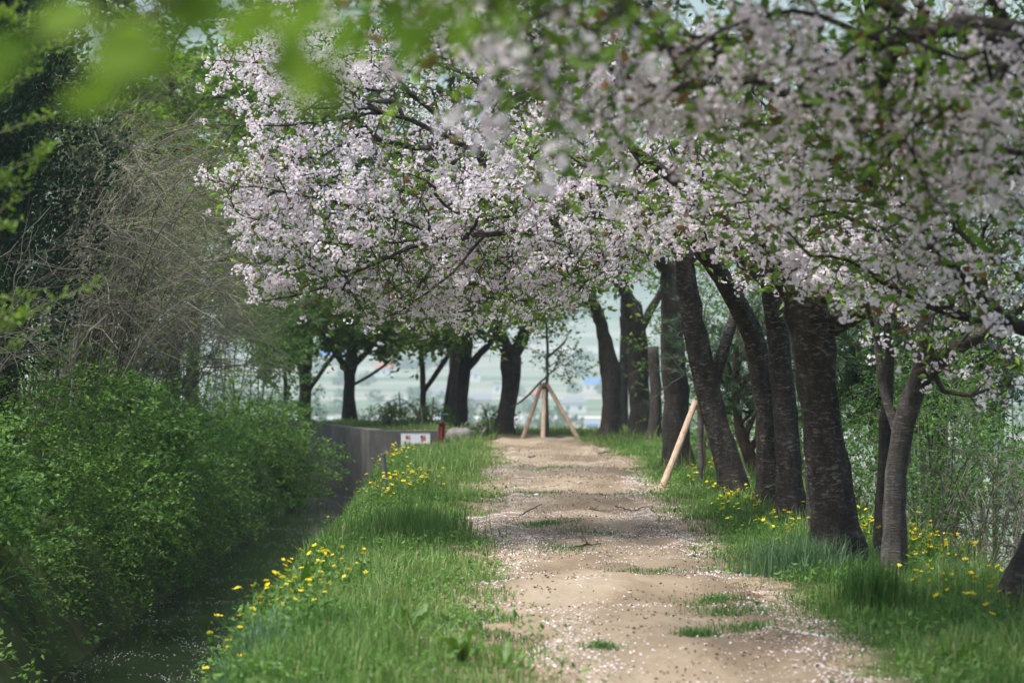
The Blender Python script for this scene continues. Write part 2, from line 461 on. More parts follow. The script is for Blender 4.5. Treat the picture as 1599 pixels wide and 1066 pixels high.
# ------------------------------------------------------------------ haze
g = Geo(); box(g, -1600, 1600, -20, 4500, -27, 700)
m, nt, out = mat('valley_haze')
pv = nt.nodes.new('ShaderNodeVolumePrincipled')
pv.inputs['Color'].default_value = (.77, .90, .98, 1)
pv.inputs['Density'].default_value = .00034
pv.inputs['Anisotropy'].default_value = .2
nt.links.new(pv.outputs[0], out.inputs['Volume'])
tag(g.build('haze', m), 'pale blue spring haze over the valley', kind='stuff')

# ------------------------------------------------------------------ retaining wall, sign, sluice gate, boulder, post
wall = empty('retaining_wall', (-2.68, 53.5, -1.3))
tag(wall, 'stained grey concrete retaining wall where the stream bends', 'wall')
def wall_seg(p, q, z0, z1, th=.3):
    p, q = np.array(p), np.array(q); d = unit(q - p); n = np.array([-d[1], d[0]])
    m_ = max(2, int(np.linalg.norm(q - p) / 1.1)); g = Geo(); rows = []
    for t in np.linspace(0, 1, m_):
        c = p + (q - p) * t; w = .008 * rng.normal()
        rows += [[*c, z0], [*c, (z0 + z1) / 2], [*c, z1 + w], [*(c + n * th), z1 + w], [*(c + n * th), z0]]
    F = [[5 * a + b, 5 * (a + 1) + b, 5 * (a + 1) + b + 1, 5 * a + b + 1] for a in range(m_ - 1) for b in range(4)]
    g.add(rows, F)
    g.f += [np.array([[0, 1, 2, 3, 4]]), np.array([[5 * m_ - 5 + b for b in (4, 3, 2, 1, 0)]])]; g.r += [np.array([.5]), np.array([.5])]
    return g
o_ = np.array([-2.68, 53.5, -1.3])
def loc(g, o): g.v = [v - o for v in g.v]; return g
loc(wall_seg((-2.68, 53.5), (-.72, 53.5), -1.4, .222), o_).build('front_panel', M['concrete'], wall)
loc(wall_seg((-7.2, 68.5), (-2.684, 53.5), -1.4, .24), o_).build('wing_panel', M['concrete'], wall)

def strokes(g, segs, ox, oz, w, h, t, y):
    """brush strokes of a character in a unit cell, as thin boxes."""
    for (x0, z0, x1, z1) in segs:
        p = np.array([ox + x0 * w, oz + z0 * h]); q = np.array([ox + x1 * w, oz + z1 * h]); d = unit(q - p); n = np.array([-d[1], d[0]]) * t / 2
        p = p - d * t * .3; q = q + d * t * .3
        c = [p - n, q - n, q + n, p + n]
        g.add([[a[0], y, a[1]] for a in c] + [[a[0], y + .004, a[1]] for a in c], BOXF)
def ring(cx, cz, rx, rz, n=10):
    a = [2 * math.pi * j / n for j in range(n + 1)]
    return [(cx + rx * math.cos(a[j]), cz + rz * math.sin(a[j]), cx + rx * math.cos(a[j + 1]), cz + rz * math.sin(a[j + 1])) for j in range(n)]
s0, s1 = W(626, 702, 53.4), W(671.5, 675.5, 53.4)
sign = empty('warning_sign', (s0[0], 53.46, s0[2]))
tag(sign, 'white warning sign with red and blue Korean lettering on the concrete wall', 'sign')
sw, shh = s1[0] - s0[0], s1[2] - s0[2]
g = Geo(); box(g, 0, sw, -.02, .0, 0, shh); g.build('board', M['white_paint'], sign)
for za, zb in ((shh - .004, shh + .006), (-.006, .004)):
    g = Geo(); box(g, -.006, sw + .006, -.024, -.0205, za, zb); g.build('edge_strip', M['grey_steel'], sign)
WI = ring(.36, .76, .2, .17) + [(.08, .46, .66, .46), (.36, .46, .36, .12), (.84, .98, .84, .02)]
HEOM = [(.24, .98, .38, .98), (.06, .84, .56, .84)] + ring(.31, .62, .18, .12) + [(.6, .72, .84, .72), (.84, .98, .84, .44), (.2, .34, .84, .34), (.2, .34, .2, .02), (.2, .02, .84, .02), (.84, .02, .84, .34)]
for ch, x_ in ((WI, .14), (HEOM, .66)):
    g = Geo(); strokes(g, ch, sw * x_, shh * .54, sw * .19, shh * .32, .013, -.0245)
    tag(g.build('red_character', M['red_ink'], sign))
DEUL = [(.15, .98, .85, .98), (.15, .98, .15, .74), (.15, .74, .85, .74), (.02, .56, .98, .56), (.15, .42, .85, .42), (.85, .42, .85, .22), (.15, .22, .85, .22), (.15, .22, .15, .02), (.15, .02, .85, .02)]
EO = ring(.28, .52, .24, .3) + [(.55, .52, .85, .52), (.85, .98, .85, .02)]
GA = [(.05, .8, .5, .8), (.5, .8, .15, .15), (.75, .98, .75, .02), (.75, .5, .98, .5)]
JI = [(.05, .8, .6, .8), (.33, .8, .05, .2), (.33, .6, .6, .2), (.85, .98, .85, .02)]
MA = [(.06, .8, .52, .8), (.06, .2, .52, .2), (.06, .2, .06, .8), (.52, .2, .52, .8), (.75, .98, .75, .02), (.75, .5, .98, .5)]
SI = [(.33, .9, .05, .2), (.33, .6, .6, .2), (.85, .98, .85, .02)]
OH = ring(.5, .68, .3, .24) + [(.5, .42, .5, .12), (.02, .12, .98, .12)]
for q, ch in enumerate([DEUL, EO, GA, JI, MA, SI, OH]):
    g = Geo(); strokes(g, ch, sw * (.12 + .112 * q), shh * .20, sw * .09, shh * .22, .0065, -.0245)
    g.build('blue_character', M['blue_ink'], sign)

gp = W(690, 697, 53.2)
gate = empty('sluice_gate', gp)
tag(gate, 'rusty red steel sluice gate post with a handwheel beside the white sign', 'sluice gate')
g = Geo(); box(g, -.065, -.045, -.05, .05, -.15, .43); box(g, .045, .065, -.05, .05, -.15, .43); box(g, -.044, .044, .03, .05, -.15, .43); box(g, -.075, .075, -.06, .06, .432, .46)
g.build('channel_post', M['red_steel'], gate)
g = Geo(); tube(g, [(-.03, -.08, -.1), (-.015, -.06, .15), (0, -.03, .38)], [.02, .02, .02], 6); g.build('brace', M['red_steel'], gate)
g = Geo(); tube(g, [(0, 0, .46), (0, 0, .50), (0, 0, .56), (0, 0, .58)], [.035, .035, .026, .03], 10); tube(g, [(0, 0, .58), (0, 0, .68)], [.012, .012], 6); g.build('spindle', M['teal_steel'], gate)
g = Geo(); a = np.linspace(0, 2 * np.pi, 17)
tube(g, np.stack([.12 * np.cos(a), .12 * np.sin(a), .60 + 0 * a], 1), np.full(17, .011), 6, cap=False)
hw = g.build('handwheel', M['teal_steel'], gate)
for q in range(3):
    t = q * 2.094 + .2; g = Geo(); tube(g, [(0, 0, .60), (.115 * math.cos(t), .115 * math.sin(t), .60)], [.008, .008], 5); g.build('spoke', M['teal_steel'], hw)

def rock(c, s, seed, n=14):
    r_ = np.random.default_rng(seed)
    u = np.linspace(0, 2 * np.pi, n, endpoint=False); v = np.linspace(-.5 * np.pi, .5 * np.pi, 9)[1:-1]
    Vv = np.array([[math.cos(b) * math.cos(a), math.cos(b) * math.sin(a), math.sin(b)] for b in v for a in u])
    Vv = np.sign(Vv) * np.abs(Vv) ** .75
    k = r_.normal(size=(3, 3)) * 2.2
    Vv = Vv * (1 + .10 * np.sin(Vv @ k[0] + 1) + .07 * np.sin(Vv @ k[1] * 2.2))[:, None] * np.array(s)
    F = [[a * n + b, a * n + (b + 1) % n, (a + 1) * n + (b + 1) % n, (a + 1) * n + b] for a in range(6) for b in range(n)]
    g = Geo().add(Vv, F)
    g.f += [np.arange(n)[::-1][None], np.arange(6 * n, 7 * n)[None]]; g.r += [np.array([.5])] * 2
    g.v = [v_ + np.array(c) for v_ in g.v]
    return g
b_ = W(715, 682, 53.6)
tag(rock((0, 0, 0), (.25, .22, .19), 4).build('boulder', M['stone'], smooth=True, origin=None), 'rounded grey boulder beside the red sluice gate', 'boulder').location = (b_[0], b_[1] + .0, .10)
p_ = W(604, 780, 33.8)
post = empty('metal_post', (p_[0], p_[1], 0)); tag(post, 'short grey steel post leaning in the grass by the stream bank', 'post')
g = Geo(); tube(g, [(0, 0, -.2), (-.01, 0, .1), (-.045, 0, .52)], [.032, .032, .031], 10); g.build('shaft', M['grey_steel'], post)
g = Geo(); tube(g, [(-.043, 0, .505), (-.046, 0, .53)], [.037, .036], 10); g.build('cap', M['grey_steel'], post)

# ------------------------------------------------------------------ trees
LOWX = [280, 300, 320, 360, 400, 470, 560, 620, 700, 800, 880, 960, 1000, 1045, 1100, 1160, 1210, 1260, 1310, 1380, 1480, 1599, 1800]
LOWY = [100, 230, 290, 330, 475, 485, 495, 505, 512, 515, 480, 440, 415, 395, 412, 440, 448, 455, 485, 545, 580, 620, 660]
def proj(P): return CX + P[:, 0] / P[:, 1] * FPX, HY - (P[:, 2] - EYE) / P[:, 1] * FPX
def vol(px, py, d, rx, ry, rd, n, low=True, jit=.0, top=-260):
    """n points inside an egg of crown centred at a seen point; the underside keeps the clearance over the path."""
    outp = np.zeros((0, 3))
    for _ in range(40):
        if len(outp) >= n: break
        q = rng.normal(size=(n * 3, 3)); q = unit(q) * (rng.random(len(q)) ** .42)[:, None]
        dd = d + q[:, 1] * rd
        P = np.stack([(px + q[:, 0] * rx - CX) / FPX * d, dd, EYE - (py - q[:, 2] * ry - HY) / FPX * d], 1)
        X_, Y_ = proj(P)
        ok = Y_ > top
        if low: ok &= (Y_ < np.interp(X_, LOWX, LOWY) - 8 + jit * rng.normal(size=len(P))) & (X_ > 318)
        outp = np.concatenate([outp, P[ok]])
    return outp[:n]

def smooth_line(pts, step):
    pts = np.asarray(pts, float)
    if len(pts) > 2:
        q = np.concatenate([[2 * pts[0] - pts[1]], pts, [2 * pts[-1] - pts[-2]]]); o = []
        for a in range(1, len(q) - 2):
            L = np.linalg.norm(q[a + 1, :3] - q[a, :3]); m_ = max(1, int(L / step))
            for t in np.arange(m_) / m_:
                o.append(.5 * (2 * q[a] + (q[a + 1] - q[a - 1]) * t + (2 * q[a - 1] - 5 * q[a] + 4 * q[a + 1] - q[a + 2]) * t * t + (3 * q[a] - q[a - 1] - 3 * q[a + 1] + q[a + 2]) * t ** 3))
        o.append(pts[-1]); return np.array(o)
    m_ = max(1, int(np.linalg.norm(pts[1, :3] - pts[0, :3]) / step))
    return pts[0] + (pts[1] - pts[0]) * np.linspace(0, 1, m_ + 1)[:, None]

class Skel:
    def __init__(s, cap=30000):
        s.P = np.zeros((cap, 3)); s.par = np.full(cap, -1); s.len = np.zeros(cap); s.rmin = np.zeros(cap); s.ok = np.zeros(cap, bool); s.n = 0
    def put(s, p, par, r=0, ok=True):
        k = s.n; s.P[k] = p; s.par[k] = par; s.rmin[k] = r; s.ok[k] = ok
        s.len[k] = 0 if par < 0 else s.len[par] + np.linalg.norm(p - s.P[par]); s.n += 1
        return k
    def line(s, pts, step=.14, zok=1.2, first=False):
        L = smooth_line(pts, step)
        if first: par = s.put(L[0, :3], -1, L[0, 3], False); L = L[1:]
        else:
            dd = np.linalg.norm(s.P[:s.n] - L[0, :3], axis=1); par = int(dd.argmin())
            if dd[par] < .02: L = L[1:]
        for q in L:
            par = s.put(q[:3] + rng.normal(size=3) * .006, par, q[3], q[2] > zok)
    def grow(s, A, step=.14, bf=.3, sag=.10):
        if not s.ok[:s.n].any(): s.ok[s.n - 3:s.n] = True
        ini = s.P[:s.n][s.ok[:s.n]]
        dm = np.array([np.min(np.linalg.norm(ini - a, axis=1)) for a in A])
        for a in A[np.argsort(dm)]:
            P = s.P[:s.n]
            c = np.linalg.norm(P - a, axis=1) + bf * s.len[:s.n] + 1e3 * ~s.ok[:s.n]
            k = int(c.argmin()); p0 = P[k].copy(); d = a - p0; L = np.linalg.norm(d)
            if L < .06: continue
            pd = unit(p0 - P[s.par[k]]) if s.par[k] >= 0 else np.array([0, 0, 1.])
            ctl = p0 + (unit(d) * .65 + pd * .35 + np.array([0, 0, sag])) * L * .5
            m_ = max(1, int(L / step)); par = k; jit = rng.normal(size=3) * .05 * L
            for t in np.linspace(0, 1, m_ + 1)[1:]:
                q = (1 - t) ** 2 * p0 + 2 * t * (1 - t) * (ctl + jit) + t * t * a
                par = s.put(q + rng.normal(size=3) * .008, par)
    def sprigs(s, rate, L0, low, step=.11):
        k0 = [k for k in range(s.n) if s.ok[k] and s.par[k] >= 0 and s.rmin[k] < .016]
        for k in k0:
            for _ in range(int(rng.poisson(rate))):
                p0 = s.P[k].copy(); pd = unit(p0 - s.P[s.par[k]]); L = L0 * (.45 + .9 * rng.random())
                d = unit(pd * .75 + unit(rng.normal(size=3)) * .8 + np.array([0, 0, .05]))
                q = (p0 + d * L)[None]
                if low:
                    X_, Y_ = proj(q)
                    if Y_[0] > np.interp(X_[0], LOWX, LOWY) + 4: d[2] = abs(d[2]) + .1; d = unit(d)
                    if X_[0] < 300: continue
                par = k; m_ = max(2, int(L / step))
                for t in np.linspace(0, 1, m_ + 1)[1:]:
                    par = s.put(p0 + d * L * t + np.array([0, 0, -.10 * L * t * t]) + rng.normal(size=3) * .007, par)
    def finish(s, tip=.0019, e=2.15):
        n = s.n; par = s.par[:n]; acc = np.zeros(n); d2t = np.full(n, 1e9); kids = np.zeros(n, int)
        for k in range(n - 1, -1, -1):
            r = acc[k] ** (1 / e) if kids[k] else tip
            if not kids[k]: d2t[k] = 0
            r = r + .00035; r = s.rmin[k] if s.rmin[k] else min(r, .045)
            acc[k] = r; p = par[k]
            if p >= 0:
                kids[p] += 1; acc[p] += r ** e
                d2t[p] = min(d2t[p], d2t[k] + s.len[k] - s.len[p])
        s.r, s.d2t, s.kids = acc, d2t, kids
        # where radii were given, do not let twigs inflate the trunk
        best = np.full(n, -1)
        for k in range(n):
            p = par[k]
            if p >= 0 and (best[p] < 0 or acc[k] > acc[best[p]]): best[p] = k
        s.best = best
        return s
    def chains(s):
        st = [0]; outc = []; ch = [[] for _ in range(s.n)]
        for k in range(s.n):
            if s.par[k] >= 0: ch[s.par[k]].append(k)
        while st:
            k = st.pop(); c = [k] if s.par[k] < 0 else [s.par[k], k]
            while True:
                for q in ch[k]:
                    if q != s.best[k]: st.append(q)
                if s.best[k] < 0: break
                k = s.best[k]; c.append(k)
            outc.append(c)
        return outc

def trunk_mesh(g, P, Rr, sides, base_flare=True, bulge=.09, seed=0):
    """a bole with flared root collar and uneven ribs."""
    r_ = np.random.default_rng(seed); k = len(P)
    T = unit(np.gradient(P, axis=0)); U = unit(np.cross(T, np.array([0, 1., 0.0]))); Vv = np.cross(T, U)
    a = np.arange(sides) * 2 * np.pi / sides; h = P[:, 2] - P[0, 2]
    ph = r_.random(4) * 6.28
    rib = 1 + bulge * (.6 * np.sin(3 * a[None] + ph[0] + h[:, None] * .9) + .5 * np.sin(5 * a[None] + ph[1] - h[:, None] * 1.7) + .35 * np.sin(8 * a[None] + ph[2] + 1.1 * np.sin(h[:, None] * 3)))
    rib = rib + .04 * r_.normal(size=rib.shape) + .05 * np.sin(h[:, None] * 5 + 2 * np.sin(a[None] + ph[3]))
    rib = rib + .022 * np.sin(11 * a[None] + ph[1] + .8 * np.sin(h[:, None] * 2.3)) + .018 * np.sin(17 * a[None] + ph[2] - h[:, None])
    for _ in range(7):
        h0, a0 = h.max() * r_.random(), r_.random() * 6.28; da = np.angle(np.exp(1j * (a - a0)))
        rib = rib + (.05 + .13 * r_.random()) * np.exp(-((h[:, None] - h0) / (.05 + .07 * r_.random())) ** 2 - (da[None] / .4) ** 2)
    if base_flare:
        fl = np.exp(-h / .2)[:, None]
        rib = rib + fl * (.5 + .42 * np.sin(4 * a[None] + ph[3]))
    V = P[:, None] + (Rr[:, None] * rib)[..., None] * (np.cos(a)[None, :, None] * U[:, None] + np.sin(a)[None, :, None] * Vv[:, None])
    i = np.arange(k - 1)[:, None] * sides; j = np.arange(sides)[None]; j2 = (j + 1) % sides
    g.add(V.reshape(-1, 3), np.stack([i + j, i + j2, i + sides + j2, i + sides + j], -1).reshape(-1, 4))
    g.f.append(np.arange((k - 1) * sides, k * sides)[None] + (g.n - k * sides)); g.r.append(np.array([.5]))

def flower_heads(g, C, nf=4, npet=5, spread=.045, L=.021, Wd=.019):
    """posies of double blossom: nf flowers, each a shallow cup of npet petals facing outward, round every point."""
    n = len(C); ax = rdir(n * nf); ax[:, 2] -= .15; ax = unit(ax)
    Fp = np.repeat(C, nf, 0) + ax * (spread * (.45 + .6 * rng.random(n * nf)))[:, None] * np.array([1, 1, .85])
    tone = np.repeat(np.repeat(.1 + rng.random(n) * .5, nf) + rng.random(n * nf) * .25, npet)
    m_ = n * nf; e1 = perp(ax); e2 = np.cross(ax, e1); a = (np.arange(npet) * 2 * np.pi / npet)[None] + rng.random((m_, 1)) * 6.28 + rng.normal(size=(m_, npet)) * .25
    cup = (.25 + .55 * rng.random((m_, npet)))[..., None]
    D = unit(np.cos(a)[..., None] * e1[:, None] + np.sin(a)[..., None] * e2[:, None] + cup * ax[:, None]).reshape(-1, 3)
    A_ = np.repeat(ax, npet, 0); S = unit(np.cross(A_, D) + .12 * rng.normal(size=D.shape)); S = unit(S - D * (S * D).sum(1, keepdims=True))
    P = np.repeat(Fp, npet, 0)
    kites(g, P, D, S, L * (.8 + .45 * rng.random(len(P))), Wd * (.8 + .45 * rng.random(len(P))), .15, np.clip(tone + rng.random(len(P)) * .25, 0, 1), .62)

_n3 = [(rng.normal(size=3), rng.random() * 6.28) for _ in range(7)]
def noise3(P, s=1.0):
    t = 0
    for k, (a, p) in enumerate(_n3): t = t + np.sin(P @ a * s * (1 + .3 * k) + p)
    return t / 2.2

def leaf_spray(g, P, size=.06, ratio=.5, droop=.15, up=.3, rnd=None):
    n = len(P); D = unit(rdir(n) * np.array([1, 1, .6]) - np.array([0, 0, droop]))
    N = unit(rdir(n) + np.array([0, 0, up * 3])); S = unit(np.cross(D, N))
    s = size * (.55 + .7 * rng.random(n))
    kites(g, P, D, S, s, s * ratio, .16, rnd, .45)

HEADS = []
def heads():
    if not HEADS:
        for q in range(5):
            g = Geo(); flower_heads(g, np.zeros((1, 3)), 8, 5, .048, .018, .019)
            HEADS.append(g.mesh('blossom_cluster', M['blossom']))
    return HEADS

def cherry(lines, A, label, group, seed, bark='bark', blos=1.2, leaf=.8, singles=0, zok=1.2, sides=18, leafmat_='cherry_leaf', lsize=.078, flowers=7, pet=5, reach=.85, name='cherry_tree', cat='cherry tree', tip=.0019, sprig=1.3, slen=.38, low=True, fat=1.0):
    base = np.array(lines[0][0][:3], float)
    root = empty(name, base); tag(root, label, cat, group)
    s = Skel(); s.line(lines[0], zok=zok, first=True)
    for l in lines[1:]: s.line(l, zok=zok)
    if len(A): s.grow(np.asarray(A)); s.sprigs(sprig, slen, low)
    s.finish(tip)
    n = s.n; P = s.P[:n] - base
    gt, gb, gw = Geo(), Geo(), Geo()
    for c in s.chains():
        c = np.array(c); Rr = s.r[c].copy()
        if s.par[c[0]] >= 0 or c[0] != 0: Rr[0] = min(Rr[0], Rr[1] * 1.25)
        if c[0] == 0:
            trunk_mesh(gt, P[c], Rr, sides, True, seed=seed)
        elif Rr.max() > .034: trunk_mesh(gt, P[c], Rr, max(7, sides - 5), False, .06, seed + len(c))
        elif Rr.max() > .011: tube(gb, P[c], Rr, 6, False, rng.random())
        else: tube(gw, P[c], Rr, 3, False, rng.random())
    gt.build('trunk', M[bark], root, smooth=True)
    if gb.n: tag(gb.build('branches', M[bark], root, smooth=True), kind='stuff')
    crown = None
    site = np.where((s.d2t[:n] < reach) & (s.rmin[:n] == 0))[0]
    if len(site):
        S = P[site]
        gl = Geo()
        cl = sm(-.55, .75, noise3(P[site] + base, 2.6))
        xo, yo = proj(P[site] + base); nl = rng.poisson(leaf * (1.35 - .6 * cl) * np.where(yo < -30, 2.6, 1)); LP = np.repeat(S, nl, 0) + rng.normal(size=(nl.sum(), 3)) * .055  # sites above the frame get extra leaves, added to deepen the shade
        if len(LP): leaf_spray(gl, LP, lsize)
        nb = rng.poisson(.66 * blos * (.10 + 1.8 * cl)); BP = np.repeat(S, nb, 0) + rng.normal(size=(nb.sum(), 3)) * np.array([.05, .05, .045]) - np.array([0, 0, .02])
        crown = gw.build('crown', M[bark], root) or empty('crown'); crown.parent = root; tag(crown, kind='stuff')
        if gl.n: tag(gl.build('leaves', M[leafmat_], crown), kind='stuff')
        if len(BP):
            if singles:
                order = np.argsort((BP + base)[:, 1] + .25 * rng.random(len(BP)))
                X_, Y_ = proj(BP + base); vis = (Y_ > -20)[order] & (X_ < 1630)[order]
                pick = order[vis][:singles]; rest = np.setdiff1d(np.arange(len(BP)), pick)
                for q in pick:
                    o = bpy.data.objects.new('blossom_cluster', heads()[int(rng.integers(5))])
                    COL.objects.link(o); o.parent = crown
                    o.location = tuple(BP[q]); o.rotation_euler = tuple(rng.random(3) * 6.28); k_ = .85 + .4 * rng.random(); o.scale = (k_, k_, k_)
                BP = BP[rest]
            X_, Y_ = proj(BP + base); off = (Y_ < -25) | (X_ > 1640)
            gf = Geo()
            if (~off).any(): flower_heads(gf, BP[~off], flowers, pet, .044 * fat, .0175 * fat, .0185 * fat)
            if off.any(): flower_heads(gf, BP[off], 3, 3, .044, .034, .036)
            tag(gf.build('blossoms', M['blossom'], crown), kind='stuff')
    elif gw.n: tag(gw.build('twigs', M[bark], root), kind='stuff')
    root_crown[root.name] = (root, crown, base)
    return root, crown, base
root_crown = {}

def above(x, y, z, rx, ry, rz, n):  # extra unseen crown over the frame, added to shade the blossom below
    q = unit(rng.normal(size=(n, 3))) * (rng.random(n) ** .4)[:, None]
    return np.array([x, y, z]) + q * np.array([rx, ry, rz])
def tl(*pts):
    """trunk line from (px, py, d, width px): world x, y, z, radius."""
    o = []
    for px, py, d, w in pts:
        p = W(px, py, d); o.append([p[0], p[1], p[2], w / 2 / FPX * d * (.88 if d > 40 else .95)])
    return o
def rooted(line):
    """sink the first point of a bole into the soil."""
    x, y, z, r = line[0]
    zz = float(ground_z(x, y))
    return [[x, y, min(z, zz) - .05, r]] + line[1:]

ROW = 'cherry trees lining the right side of the path'
BIG = 'blossoming cherry trees'
# the focus of the picture: two close trunks whose limbs arch over the path
cherry([rooted(tl((1197, 805, 30.3, 42), (1200, 720, 30.3, 36), (1192, 600, 30.2, 35), (1178, 530, 30.1, 36), (1160, 490, 30, 36))),
        tl((1160, 490, 30, 36), (1100, 395, 29.3, 27), (1015, 320, 28.5, 22), (880, 300, 27.5, 14), (760, 255, 26.8, 11), (660, 160, 26.2, 8)),
        tl((1015, 320, 28.5, 20), (860, 350, 26.5, 11), (640, 385, 25.5, 8)),
        tl((880, 300, 27.5, 11), (740, 235, 26.2, 9), (600, 175, 25.2, 7), (490, 168, 24.8, 5)),
        tl((640, 385, 25.5, 6), (500, 450, 25.2, 4), (408, 470, 25, 2)), tl((700, 370, 25.7, 6), (500, 310, 25.2, 4), (325, 283, 25, 2)),
        tl((600, 175, 25.2, 5), (450, 195, 25, 4), (318, 195, 25, 2)), tl((700, 370, 25.7, 5), (520, 380, 25.4, 4), (396, 330, 25.2, 2)), tl((760, 365, 26, 5), (690, 440, 25.6, 4), (590, 505, 25.4, 2)),
        tl((600, 175, 25.2, 5), (480, 110, 25, 4), (340, 95, 25, 2))],
       np.concatenate([vol(600, 335, 26, 290, 160, 1.9, 330, jit=6), vol(500, 430, 25.5, 120, 60, 1.2, 60, jit=6), vol(400, 290, 25.5, 90, 90, 1.2, 50), vol(850, 320, 26.5, 180, 150, 1.5, 130), vol(480, 95, 25.5, 165, 100, 1.2, 90)]),
       'cherry tree with narrow dark trunk and long limbs arching leftward over the path', BIG, 11, blos=1.45, leaf=1.2, singles=300, zok=1.9)
cherry([rooted(tl((1238, 822, 28.7, 46), (1232, 720, 28.7, 40), (1222, 600, 28.7, 37), (1213, 520, 28.6, 34), (1203, 440, 28.4, 29))),
        tl((1203, 440, 28.4, 26), (1080, 330, 28.2, 20), (960, 240, 28.0, 14), (860, 130, 28, 9)),
        tl((1212, 520, 28.6, 20), (1260, 420, 28.9, 17), (1300, 330, 29.2, 11))],
       np.concatenate([vol(830, 170, 28.2, 420, 170, 2.2, 280), vol(780, 455, 27.5, 280, 55, 1.5, 120, jit=8), vol(1100, 300, 28.5, 260, 160, 1.8, 130)]),
       'cherry tree with dark trunk flecked by pale lichen, right of its narrow close neighbour', BIG, 12, flowers=5, fat=1.12, blos=1.15, leaf=1.2, singles=0, zok=1.9)
# the stout trunk
cherry([rooted(tl((1308, 893, 22.9, 88), (1302, 820, 22.9, 74), (1290, 700, 22.9, 66), (1276, 600, 22.9, 64), (1268, 520, 22.8, 70), (1262, 480, 22.8, 74))),
        tl((1262, 480, 22.8, 60), (1225, 430, 22.7, 38), (1150, 350, 22.5, 28), (1040, 270, 22.3, 18), (940, 200, 22.2, 11)),
        tl((1262, 480, 22.8, 52), (1268, 400, 23, 34), (1290, 280, 23.2, 22), (1320, 120, 23.4, 12)),
        tl((1270, 510, 22.8, 44), (1330, 500, 22.7, 28), (1400, 430, 22.5, 16))],
       np.concatenate([vol(1050, 260, 22.6, 260, 120, 1.8, 190, jit=6), vol(1080, 330, 22.2, 130, 45, 1.0, 45, jit=5), vol(1290, 330, 22.6, 220, 150, 1.4, 150, jit=8), vol(1230, 450, 22.3, 120, 30, .8, 30, jit=6)]),
       'cherry tree with the stoutest trunk, dark and forking above tall grass at the path edge', BIG, 13, blos=1.3, leaf=1.3, singles=300, zok=2.0, sides=28)
cherry([rooted(tl((1279, 852, 25.9, 40), (1274, 740, 25.9, 34), (1268, 600, 25.9, 32), (1255, 500, 25.9, 28))),
        tl((1255, 500, 25.9, 26), (1290, 400, 26.2, 14))],
       vol(1330, 400, 26, 160, 90, 1.2, 60), 'cherry tree half hidden behind the stoutest trunk', ROW, 14, blos=.9, leaf=1.1, zok=2.0)
# slim pale tree and its dark twin
cherry([rooted(tl((1397, 922, 21.1, 40), (1395, 830, 21.1, 36), (1399, 740, 21.1, 35), (1412, 660, 21.1, 36), (1432, 600, 21.1, 32), (1450, 540, 21.1, 26))),
        tl((1418, 645, 21.1, 22), (1432, 580, 21.0, 20), (1446, 480, 20.9, 16), (1440, 380, 20.8, 10)),
        tl((1432, 600, 21.1, 24), (1500, 540, 21.0, 24), (1560, 505, 20.9, 18), (1640, 440, 20.8, 12)),
        tl((1404, 690, 21.1, 16), (1375, 590, 21.2, 13), (1368, 500, 21.3, 10), (1350, 420, 21.3, 7)),
        tl((1470, 610, 21.1, 9), (1515, 617, 20.9, 7), (1570, 600, 20.8, 5))],
       np.concatenate([vol(1440, 430, 20.8, 170, 110, 1.2, 110, jit=10), vol(1560, 600, 20.7, 50, 60, .5, 14, low=False), vol(1480, 560, 20.7, 60, 40, .5, 12, low=False)]),
       'slim cherry tree with pale banded bark forking low, right of the stoutest trunk', ROW, 15, 'slim_bark', blos=.9, leaf=1.1, singles=150, zok=1.3)
cherry([rooted(tl((1379, 884, 23.6, 26), (1378, 780, 23.6, 22), (1383, 660, 23.6, 20), (1388, 580, 23.6, 16), (1384, 500, 23.6, 12)))],
       vol(1400, 440, 23.6, 110, 80, .9, 40), 'thin dark cherry trunk just behind the slim pale one', ROW, 16, 'far_bark', blos=.8, leaf=1.1, zok=2.0)
# the leaning tree at the edge of the view
cherry([rooted(tl((1592, 968, 18.85, 84), (1610, 900, 18.85, 76), (1640, 800, 18.85, 72), (1680, 650, 18.8, 66), (1700, 520, 18.7, 60))),
        tl((1700, 520, 18.7, 46), (1590, 510, 18.4, 26), (1500, 430, 18.1, 18), (1430, 340, 17.9, 12), (1400, 300, 17.8, 8)),
        tl((1700, 520, 18.7, 46), (1640, 330, 18.3, 34), (1500, 180, 17.8, 22), (1330, 110, 17.4, 13)),
        tl((1590, 510, 18.4, 14), (1480, 490, 18.2, 9), (1370, 440, 18.0, 6))],
       np.concatenate([vol(1330, 260, 17.8, 280, 160, 1.4, 190, jit=8), vol(1490, 380, 18, 160, 125, 1.1, 120, jit=10), vol(1480, 90, 18, 260, 170, 1.5, 130), above(1.8, 16.6, 4.9, 2.7, 2.6, .9, 380)]),
       'leaning cherry trunk nearest on the right, branches filling the upper corner', BIG, 17, blos=1.0, leaf=1.7, singles=300, zok=1.6)
